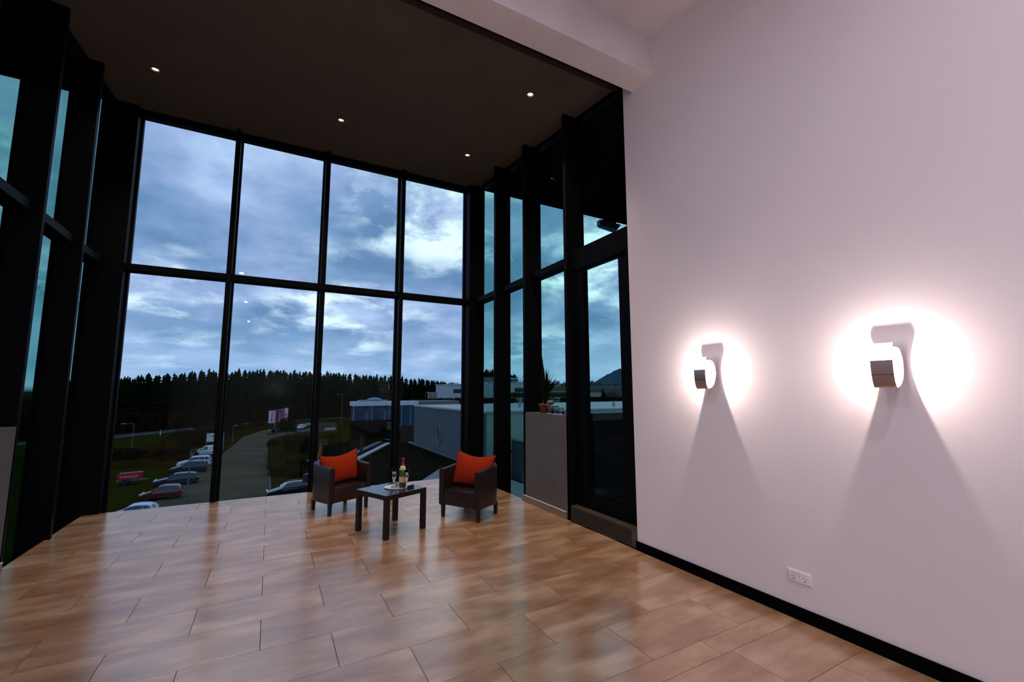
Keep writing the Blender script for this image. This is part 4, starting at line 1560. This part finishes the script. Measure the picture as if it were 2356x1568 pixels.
def ring_emblem(e, w_, z, h):
    m = MB()
    cx, cz = -w_ * .62, z + h * .46
    for i in range(14):
        a0, a1 = -PI * .75 + 1.5 * PI * i / 14, -PI * .75 + 1.5 * PI * (i + 1) / 14
        m.tube((cx + .24 * math.cos(a0), -.09, cz + .26 * math.sin(a0)), (cx + .24 * math.cos(a1), -.09, cz + .26 * math.sin(a1)), .11, n=6)
    m.build('emblem', FR, e)


def star_emblem(e, w_, z, h):
    m = MB()
    for k in range(3):
        a = PI * k / 3
        m.tube((-w_ * .5 - .16 * math.cos(a), -.09, z + h * .86 - .16 * math.sin(a)), (-w_ * .5 + .16 * math.cos(a), -.09, z + h * .86 + .16 * math.sin(a)), .05, n=5)
    m.build('emblem', mat('flag_gold', (0.7, 0.5, 0.25), 0.6), e)


def blue_field(e, w_, z, h):
    MB().box(-w_ * .95, -w_ * .15, -.10, -.085, z + h * .70, z + h * .97).build('print_panel', FB, e)


banner(1.66, 150.0, -7.75, 1.72, 3.6, 'white banner with a black diamond emblem, first of the five flags', [FW, FW, FPI], eye_emblem)
banner(2.66, 152.5, -7.70, .98, 3.6, 'red and dark maroon banner between white and blue-violet banners', [FR, FD])
banner(3.50, 155.0, -7.65, .90, 3.65, 'blue-violet banner in the middle of the five flags', [FP_, FP_, FR], blue_field)
banner(4.30, 157.0, -7.60, .80, 3.7, 'orange-red banner with a gold star emblem', [FO, FO], star_emblem)
banner(5.30, 159.0, -7.45, 1.05, 3.7, 'white banner with a red ring emblem, last of the five flags', [FPI, FW, FW], ring_emblem)
sg = tag(empty('notice_board', (2.25, 136.0, GZ)), 'small white notice board below the flags by the dark bush', 'sign')
MB().box(-.50, .52, -.04, .04, 1.10, 1.72).build('board', M_SIGNW, sg)
MB().box(-.50, .52, -.04, .04, .45, 1.05).build('lower_board', mat('sign_teal', (0.10, 0.14, 0.15), 0.6), sg)
for x in (-.42, .44):
    MB().tube((x, 0, 0), (x, 0, 1.7), .04, n=6).build('post', M_POSTG, sg)

# hedges, bushes
M_HEDGE = mat('hedge_leaves', (0.034, 0.034, 0.006), 0.95, col2=(0.016, 0.020, 0.004), scale=1.2)
M_BUSH = mat('dark_bush_leaves', (0.006, 0.012, 0.006), 0.95, scale=1.0)
M_BROWNB = mat('brown_bush_leaves', (0.020, 0.015, 0.005), 0.95, scale=1.0)


def bush(name, loc, size, label, seed, m_, n=70, cat='bush', boxy=False, group=None):
    r_ = random.Random(seed)
    e = tag(empty(name, loc), label, cat, group)
    MB().tube((0, 0, 0), (0, 0, size[2] * .5), .08, .04, 6).build('stem', M_BARK, e)
    mb = MB()
    ls = 0.16 if max(size) < 8 else (0.22 if max(size) < 30 else 0.50)
    for k in range(n * 16):
        if boxy:
            c = Vector((r_.uniform(-.5, .5) * size[0], r_.uniform(-.5, .5) * size[1], r_.uniform(.0, 1.0) ** .6 * size[2]))
            if r_.random() < .6:
                c.z = size[2] * r_.uniform(.86, 1.0)
        else:
            a, q = r_.uniform(0, 2 * PI), r_.uniform(.0, 1.0) ** .4
            ph_ = math.acos(r_.uniform(-.2, 1.0))
            c = Vector((.5 * size[0] * q * math.sin(ph_) * math.cos(a), .5 * size[1] * q * math.sin(ph_) * math.sin(a), max(.05, size[2] * (.35 + .62 * q * math.cos(ph_)))))
        d1 = Vector((r_.gauss(0, 1), r_.gauss(0, 1), r_.gauss(0, 1))).normalized() * ls * r_.uniform(.7, 1.9)
        d2 = d1.orthogonal().normalized() * ls * r_.uniform(.4, .9)
        mb.quad([c - d1, c - d2 * .6, c + d1, c + d2])
    for v in mb.bm.verts:
        v.co.z = max(v.co.z, .02)
    obj('foliage', mb.mesh('foliage', False, False), m_, e)


bush('clipped_hedge', (1.25, 82, GZ), (1.9, 26, 1.4), 'clipped olive hedge along the street', 1, M_HEDGE, 240, 'hedge', True)
bush('flowering_bush', (0.9, 108, GZ), (1.8, 12, 1.2), 'low dark green bush at the far end of the clipped hedge', 2, M_BUSH, 90)
bush('round_bush', (4.1, 126, GZ), (5.2, 5.0, 5.4), 'large dark bush in front of the flags', 3, M_BUSH, 130)
bush('island_bush', (2.0, 140, GZ), (2.2, 1.8, 1.5), 'small dark bush on the traffic island', 4, M_BUSH, 40)
bush('brown_bush', (5.6, 101, GZ), (5.2, 18, 1.6), 'wide brown-green bush behind the clipped hedge', 5, M_BROWNB, 160, 'bush', True)
bush('brown_bush', (4.2, 72, GZ), (3.2, 12, .9), 'low brown-green bush between hedge and black estate car', 6, M_BROWNB, 110, 'bush', True)
rnd = random.Random(9)
for i, (x, y, sx, sz) in enumerate(((-14, 96, 7, 2.2), (-22, 101, 8, 1.8), (-13, 108, 5, 3.2), (-12.5, 118, 5, 4.0), (-17, 128, 7, 3.0), (-10, 132, 5, 3.0), (-8, 146, 5, 3.4), (-14, 142, 7, 4.5), (-3, 160, 6, 2.6), (-11, 160, 7, 3.8))):
    bush('scrub_bush', (x, y, GZ), (sx, sx * .7, sz), 'brown leafless scrub on the verge beyond the parked cars', 60 + i, M_BROWNB if i % 2 else mat('scrub_rust', (0.022, 0.011, 0.004), .95, scale=1), 60, 'bush', False, 'scrub on the verge')
isl = strip('traffic_island', [(-.6, 136.5), (1.2, 135.5), (3.2, 138), (2.6, 146), (.6, 142)], GZ, mat('island_kerb', (0.055, 0.035, 0.028), 0.9), 'reddish traffic island under the flags', .14)
bl = tag(empty('bollard', (.25, 138.5, GZ + .14)), 'small white-topped bollard on the traffic island', 'bollard')
MB().tube((0, 0, 0), (0, 0, .7), .10, n=8).build('shaft', M_TRIMB, bl)
MB().tube((0, 0, .7), (0, 0, .95), .12, n=8).build('cap', M_SIGNW, bl)


# street lamps
def street_lamp(loc, h, arm, label, m_):
    e = tag(empty('street_lamp', loc), label, 'street lamp', 'street lamps outside')
    MB().tube((0, 0, 0), (0, 0, h), .075, .05, 8).build('pole', m_, e)
    MB().tube((0, 0, h), (arm, 0, h + .05), .045, n=6).build('arm', m_, e)
    s = 1 if arm > 0 else -1
    m = MB()
    m.box(min(arm, arm + s * .55), max(arm, arm + s * .55), -.13, .13, h - .02, h + .10, .02)
    m.build('lamp_head', mat('lamp_head_grey', (0.36, 0.36, 0.33), 0.5), e)


M_POLE = mat('lamp_pole_grey', (0.10, 0.115, 0.11), 0.5)
street_lamp((-22.9, 111, GZ), 5.4, -1.3, 'street lamp on the green meadow with its head to one side', M_POLE)
street_lamp((-6.95, 57.0, GZ), 5.5, .65, 'street lamp at the kerb beside the wine-red hatchback', M_POLE)
street_lamp((-6.9, 118, GZ), 3.9, .3, 'thin street lamp beyond the billboard', M_POLE)
street_lamp((22.8, 168, GZ), 10.5, -1.2, 'street lamp with a wide head above the blue glazed hall', M_POLE)


def marker_post(x, y, label):
    e = tag(empty('marker_post', (x, y, GZ)), label, 'marker post', 'white marker posts of the country road')
    MB().tube((0, 0, 0), (0, 0, .95), .12, .11, 6).build('shaft', M_SIGNW, e)
    MB().tube((0, 0, .95), (0, 0, 1.15), .12, n=6).build('band', M_TRIMB, e)
    MB().tube((0, 0, 1.15), (0, 0, 1.4), .12, n=6).build('cap', M_SIGNW, e)


marker_post(-36.6, 155.5, 'white marker post beside the country road near the window edge')
marker_post(-25.2, 149.5, 'faint white marker post on the bend of the country road')

# ------------------------------------------------------------------ buildings
M_FASCIA = mat('white_fascia', (0.66, 0.68, 0.72), 0.5, scale=2)
M_BLUEGL = mat('blue_glazing', (0.016, 0.075, 0.14), 0.3, col2=(0.006, 0.024, 0.046), scale=0.6, coat=0.5)
M_DARKW = mat('dark_plinth', (0.013, 0.009, 0.006), 0.9)
bh = tag(empty('glazed_hall', (14.3, 90.0, 0)), 'low hall with a white roof fascia and blue glazing', 'building')
MB().box(0.1, 12.6, 0, 3.2, -4.1, -1.28).build('core', mat('hall_core', (0.010, 0.018, 0.024), 0.7), bh)
MB().box(-.2, 12.75, -.5, 3.4, -1.28, -.46).build('roof', M_FASCIA, bh)
MB().box(1.2, 6.6, .6, 3.2, -.46, -.20).build('roof_light', mat('roof_light_grey', (0.18, 0.22, 0.26), .4), bh)
dm = MB()
dm.lathe([(1.5, -.20), (1.3, .05), (.8, .22), (0, .30)], n=14, origin=(4.3, 1.9, 0))
dm.build('roof_dome', mat('dome_blue', (0.10, 0.22, 0.36), 0.3), bh, True)
pos = [0.05, 3.5, 6.9, 9.35, 11.2, 12.45]
for i, (a, b) in enumerate(zip(pos, pos[1:])):
    zb = -4.05 if i < 3 else -5.2
    MB().box(a + .12, b - .12, -.12, -.02, zb, -1.36).build('glass_bay', M_BLUEGL, bh)
    for k_ in (1, 2):
        MB().box(a + .35, b - .5, -.16, -.13, -1.6 - .38 * k_, -1.54 - .38 * k_).build('blind_bar', mat('blind_blue', (0.03, 0.12, 0.18), .4), bh)
for x in pos:
    MB().box(x - .06, x + .06, -.22, -.02, -4.1 if x < 9 else -5.3, -1.28).build('post', mat('pale_post', (0.26, 0.30, 0.34), 0.5), bh)
for x in (2.5, 6.0):
    MB().box(x - .05, x + .05, -.25, -.13, -4.1, -2.3).build('post', mat('pale_post', (0.26, 0.30, 0.34), 0.5), bh)
MB().box(0.0, 9.2, -.3, 3.2, -9.9, -4.12).build('plinth', M_DARKW, bh)
MB().box(6.5, 9.2, -.40, -.31, -6.1, -4.5).build('plinth_panel', mat('ochre_panel', (0.08, 0.07, 0.015), 0.7), bh)  # plain ochre panel on the plinth
MB().box(9.2, 12.4, -.3, 3.2, -9.9, -5.35).build('plinth', mat('red_brown_plinth', (0.035, 0.012, 0.010), 0.8), bh)
MB().box(12.8, 22, 0, 6, -1.35, -.50).build('link_roof', mat('grey_roof', (0.16, 0.17, 0.18), 0.6), bh)

M_HALLG = mat('grey_sheet_wall', (0.085, 0.10, 0.118), 0.75, scale=0.3)
M_HALLL = mat('pale_sheet_wall', (0.40, 0.42, 0.36), 0.6, scale=0.4)
gh = tag(empty('grey_hall', (12.95, 27.2, 0)), 'big flat-roofed grey sheet-metal hall next to the dark roof', 'building')
MB().box(0.02, 30, 0.02, 16.9, -9.9, .10).build('core', M_HALLG, gh)
for i in range(14):
    MB().box(-.03, .02, i * 1.21 + .01, i * 1.21 + 1.20, -3.75, .02).build('wall_panel', M_HALLG, gh)
for i in range(16):
    MB().box(i * 1.6 + .01, i * 1.6 + 1.59, -.03, .02, -9.8, .02).build('wall_panel', M_HALLL, gh)
MB().box(-.10, 30, -.10, 17, .02, .16).build('roof_edge', mat('roof_edge_pale', (0.36, 0.37, 0.36), 0.5), gh)
MB().box(0.15, 29.8, 0.15, 16.8, .10, .14).build('roof_surface', mat('roof_gravel', (0.21, 0.21, 0.185), 0.8, scale=1.0), gh)
MB().box(.7, 1.3, -.06, -.03, -3.2, -2.95).build('vent', M_TRIMB, gh)
MB().box(.5, 2.4, -.07, -.03, -2.62, -2.52).build('ledge', M_TRIMB, gh)
lg = MB()
for i in range(16):
    a0, a1 = 2 * PI * i / 16, 2 * PI * (i + 1) / 16
    lg.tube((-.05, 9.4 + .55 * math.cos(a0), -2.2 + .75 * math.sin(a0)), (-.05, 9.4 + .55 * math.cos(a1), -2.2 + .75 * math.sin(a1)), .07, n=5)
lg.tube((-.05, 9.6, -2.7), (-.05, 9.2, -1.7), .06, n=5)
lg.build('wall_emblem', mat('emblem_grey', (0.16, 0.18, 0.20), .6), gh)
for x, y in ((6, 6), (14, 3), (9, 11)):
    MB().tube((x, y, .14), (x, y, .55), .12, n=8).build('roof_vent', M_POSTG, gh)
an = tag(empty('dark_annex', (14.6, 19.0, 0)), 'dark annex with a pale roof edge in front of the grey hall', 'building')
MB().box(0, 14, 0, 7.6, -9.9, -1.75).build('wall', mat('annex_wall', (0.035, 0.05, 0.055), 0.7), an)
MB().box(-.08, 14.1, -.08, 7.7, -1.75, -1.62).build('roof_edge', mat('annex_edge', (0.22, 0.24, 0.22), 0.6), an)
for x in (.8, 2.3, 3.8):
    MB().box(x, x + .9, -.04, .02, -4.4, -3.0).build('window', M_GLASSD, an)

# lower dark roof of the own building, with its pale edge
lr = tag(empty('lower_roof', (0, 0, 0)), 'flat dark gravel roof below the windows with a pale edge strip', 'roof')
M_RGR = mat('dark_roof_gravel', (0.011, 0.0105, 0.006), 0.9, scale=1.5, coords='World', detail=6)
MB().prism([(3.0, 29.2), (10.65, 44.9), (12.9, 44.9), (12.9, 12), (3.0, 12)], -4.0, -3.62).build('roof_surface', M_RGR, lr)


def bar(name, p, q, w_, z0, z1, m_, par_):
    d_ = Vector((q[0] - p[0], q[1] - p[1], 0)).normalized()
    n_ = Vector((-d_.y, d_.x, 0)) * w_ / 2
    P_, Q_ = Vector((p[0], p[1], 0)), Vector((q[0], q[1], 0))
    return MB().prism([tuple((P_ - n_)[:2]), tuple((Q_ - n_)[:2]), tuple((Q_ + n_)[:2]), tuple((P_ + n_)[:2])], z0, z1).build(name, m_, par_)


bar('edge_strip', (3.0, 29.2), (10.5, 44.6), .42, -3.62, -3.50, mat('pale_edge', (0.36, 0.38, 0.40), 0.5), lr)
bar('edge_strip', (12.6, 27.4), (12.6, 44.6), .30, -3.62, -3.52, mat('dull_edge', (0.10, 0.11, 0.12), 0.6), lr)
bar('kerb_strip', (2.2, 29.8), (9.9, 45.6), .5, -3.9, -3.45, mat('dark_edge', (0.015, 0.016, 0.018), 0.6), lr)
MB().prism([(7.9, 25.3), (10.2, 28.6), (12.6, 26.0), (12.6, 17), (7.9, 17)], -3.62, -3.585).build('paved_corner', mat('pale_paving', (0.22, 0.22, 0.20), 0.8), lr)
MB().tube((6.9, 38.6, -3.5), (6.9, 38.6, -2.3), .12, n=8).build('roof_vent', M_TRIMB, lr)

# second dark roof, lower, towards the street
sr = tag(empty('shed_roof', (0, 0, 0)), 'dark pitched shed roof between pale edge strip and glazed hall', 'roof')
m = MB()
m.hexa([(7.2, 48, -7.9), (19, 66, -7.9), (17.0, 80, -7.9), (7.6, 80, -7.9), (7.6, 50, -7.5), (18.6, 66.5, -6.4), (16.6, 79, -6.4), (8.0, 79, -7.3)])
m.build('roof_surface', mat('dark_shingle', (0.011, 0.009, 0.005), 0.9, scale=1.2, coords='World', detail=6), sr)
MB().box(7.8, 17, 60, 79.5, -9.95, -7.9).build('wall', M_DARKW, sr)

# garden things by the mullion
cb = tag(empty('garden_cabin', (7.9, 66.5, GZ)), 'small pale garden cabin with black corner bars behind the first armchair', 'cabin')
MB().box(-.55, .75, -.6, .6, 0, 1.9).build('wall', mat('cabin_white', (0.34, 0.35, 0.34), 0.6), cb)
for x in (-.55, .22, .75):
    MB().box(x - .04, x + .04, -.66, -.6, 0, 2.0).build('corner_bar', M_TRIMB, cb)
m = MB()
m.hexa([(-.75, -.75, 1.9), (.95, -.75, 1.9), (.95, .75, 1.9), (-.75, .75, 1.9), (-.3, -.2, 2.5), (.5, -.2, 2.5), (.5, .2, 2.5), (-.3, .2, 2.5)])
m.build('roof', M_TRIMB, cb)
dk = tag(MB().box(-1.6, 1.6, -.9, .9, 0, .14).build('wooden_deck', mat('deck_wood', (0.075, 0.055, 0.022), 0.8, scale=4), None, False, (7.0, 75.5, GZ + .9)), 'pale wooden deck behind the garden cabin', 'deck')
pa = tag(empty('garden_parasol', (7.35, 75.5, GZ + 1.04)), 'folded orange parasol on the wooden deck', 'parasol')
MB().tube((0, 0, 0), (0, 0, 2.6), .04, n=6).build('pole', M_TRIMB, pa)
MB().tube((0, 0, .25), (0, 0, 2.4), .55, .12, 10).build('canopy', mat('parasol_orange', (0.30, 0.07, 0.02), 0.8), pa)
fn = tag(empty('picket_fence', (9.0, 101, GZ)), 'short grey picket fence beyond the garden deck', 'fence')
for i in range(7):
    MB().box(i * .32, i * .32 + .16, -.04, .04, 0, 1.9 - .05 * i).build('picket', mat('grey_picket', (0.12, 0.12, 0.11), .8), fn)
MB().box(-.1, 2.3, .04, .08, .5, .6).build('rail', mat('grey_picket', (0.12, 0.12, 0.11), .8), fn)
cw = tag(empty('road_crossing', (14.8, 143, GZ + .05)), 'white striped crossing on the far asphalt', kind='structure')
for i in range(5):
    MB().prism([(i * .62, 0), (i * .62 + .28, 0), (i * .62 + 1.5, 9), (i * .62 + 1.22, 9)], 0, .02).build('stripe', mat('crossing_paint', (0.42, 0.43, 0.42), .7), cw)
strip('car_park', [(6, 140), (18, 138), (22, 178), (13, 178)], GZ, mat('asphalt_dark', (0.050, 0.042, 0.030), 0.95, scale=.3, coords='World'), 'far asphalt car park behind the flags', .028)


def white_building(name, loc, w_, d_, z0, z1, label, wins, m_, edge=None):
    e = tag(empty(name, loc), label, 'building', 'pale flat-roofed buildings far away')
    MB().box(0, w_, 0, d_, z0, z1).build('wall', m_, e)
    MB().box(-.15, w_ + .15, -.15, d_ + .15, z1, z1 + .3).build('roof_edge', edge or m_, e)
    for x0_, x1_, za, zb in wins:
        f = MB().box(x0_, x1_, -.12, .02, za, zb).build('window', M_GLASSD, e)
        n = max(1, int((x1_ - x0_) / 1.6))
        for k in range(1, n):
            xx = x0_ + (x1_ - x0_) * k / n
            MB().box(xx - .05, xx + .05, -.16, -.12, za, zb).build('glazing_bar', M_TRIMB, f)
    return e


M_PALE = mat('pale_render', (0.46, 0.50, 0.53), 0.7, scale=0.3)
M_PALE2 = mat('warm_white_render', (0.56, 0.60, 0.55), 0.7, scale=0.3)
M_PALE4 = mat('cream_render', (0.40, 0.40, 0.34), 0.8, scale=0.5)
M_PALE3 = mat('dull_render', (0.19, 0.19, 0.17), 0.8, scale=0.5)
white_building('pale_building', (56.3, 150, 0), 15.8, 14, GZ, 3.8, 'pale two-storey building left of the corner column in the view', [(1.9, 13, .9, 2.3), (1.9, 13, -3.6, -1.9)], M_PALE)['label'] = 'pale two-storey building seen between treeline and corner column'
white_building('pale_building', (72.2, 150, 0), 5, 14, GZ, 4.6, 'bluish pale building with one small square window behind the corner column', [(2.0, 2.9, 1.6, 3.2)], M_PALE)
white_building('pale_building', (80, 170, 0), 14, 10, GZ, 7.2, 'pale upper storey behind the bluish building with the square window', [], M_PALE3)
white_building('pale_building', (81.6, 150, 0), 16, 14, GZ, 4.75, 'white building with one long dark strip window', [(2.0, 9.6, 1.3, 2.8)], M_PALE2)
rb = tag(empty('roof_lantern', (84.7, 155, 5.06)), 'dark roof lantern with a white rim on the strip-window building', 'roof lantern')
MB().box(0, 3.2, 0, 3, 0, 1.35).build('glass_box', M_GLASSD, rb)
MB().box(-.2, 3.4, -.2, 3.2, 1.35, 1.65).build('rim', M_FASCIA, rb)
white_building('pale_building', (104, 150, 0), 14, 12, GZ, 1.2, 'low pale building behind the glass jars', [(1, 5, -3.6, -1.4), (6, 12, -3.6, -1.4)], M_PALE4)
white_building('pale_building', (117, 152, 0), 13, 12, GZ, .4, 'low pale building with bare shrubs before it, seen in the door glass', [(2, 5, -4, -2), (7, 10, -4, -2)], M_PALE4)
white_building('pale_building', (120, 170, 0), 48, 12, GZ, 3.6, 'long low grey-brown building at the back of the door view', [], mat('brown_grey_render', (0.10, 0.09, 0.075), .8, scale=.5), M_PALE3)
ch = tag(empty('pale_chimney_block', (41.5, 128, 0)), 'ribbed pale block beside the pale two-storey building', 'block')
for i in range(5):
    MB().box(i * .62, i * .62 + .42, 0, 2.4, -6, 1.35 - .02 * i).build('rib', mat('rib_pale', (0.30, 0.29, 0.24), .7), ch)
MB().box(0, 3.0, .3, 2.2, -6, 1.2).build('core', M_PALE3, ch)
bush('distant_hedge', (54, 128, GZ), (34, 6, 9.2), 'long brown hedge in front of the pale two-storey building', 91, M_BROWNB, 190, 'hedge', True)
bush('distant_hedge', (88, 140, GZ), (34, 6, 10.9), 'yellow-green hedge in front of the strip-window building', 92, mat('yellow_hedge', (0.05, 0.06, 0.01), .95, scale=1), 170, 'hedge', True)
bush('distant_hedge', (120, 138, GZ), (42, 6, 9.0), 'dark brown hedge below the door-view buildings', 93, M_BROWNB, 190, 'hedge', True)
for i, (x, y, h) in enumerate(((112, 146, 10.5), (118, 147, 10), (134, 150, 13), (137, 150, 12))):
    bare_tree((x, y, GZ), h, 'small leafless tree before the low pale buildings in the door view', 130 + i, M_BARK, 'small bare trees in the door view')

for (x, y, h) in ((124.5, 146, 12.6), (126.5, 147, 10.5)):
    e = tag(empty('fir_tree', (x, y, GZ)), 'small dark fir before the low pale buildings in the door view, ' + ('the taller one' if h > 12 else 'the shorter one'), 'tree')
    e.scale = (h * 1.5, h * 1.5, h)
    obj('crown', CON[0][0], None, e)
    obj('trunk', CON[0][1], None, e)
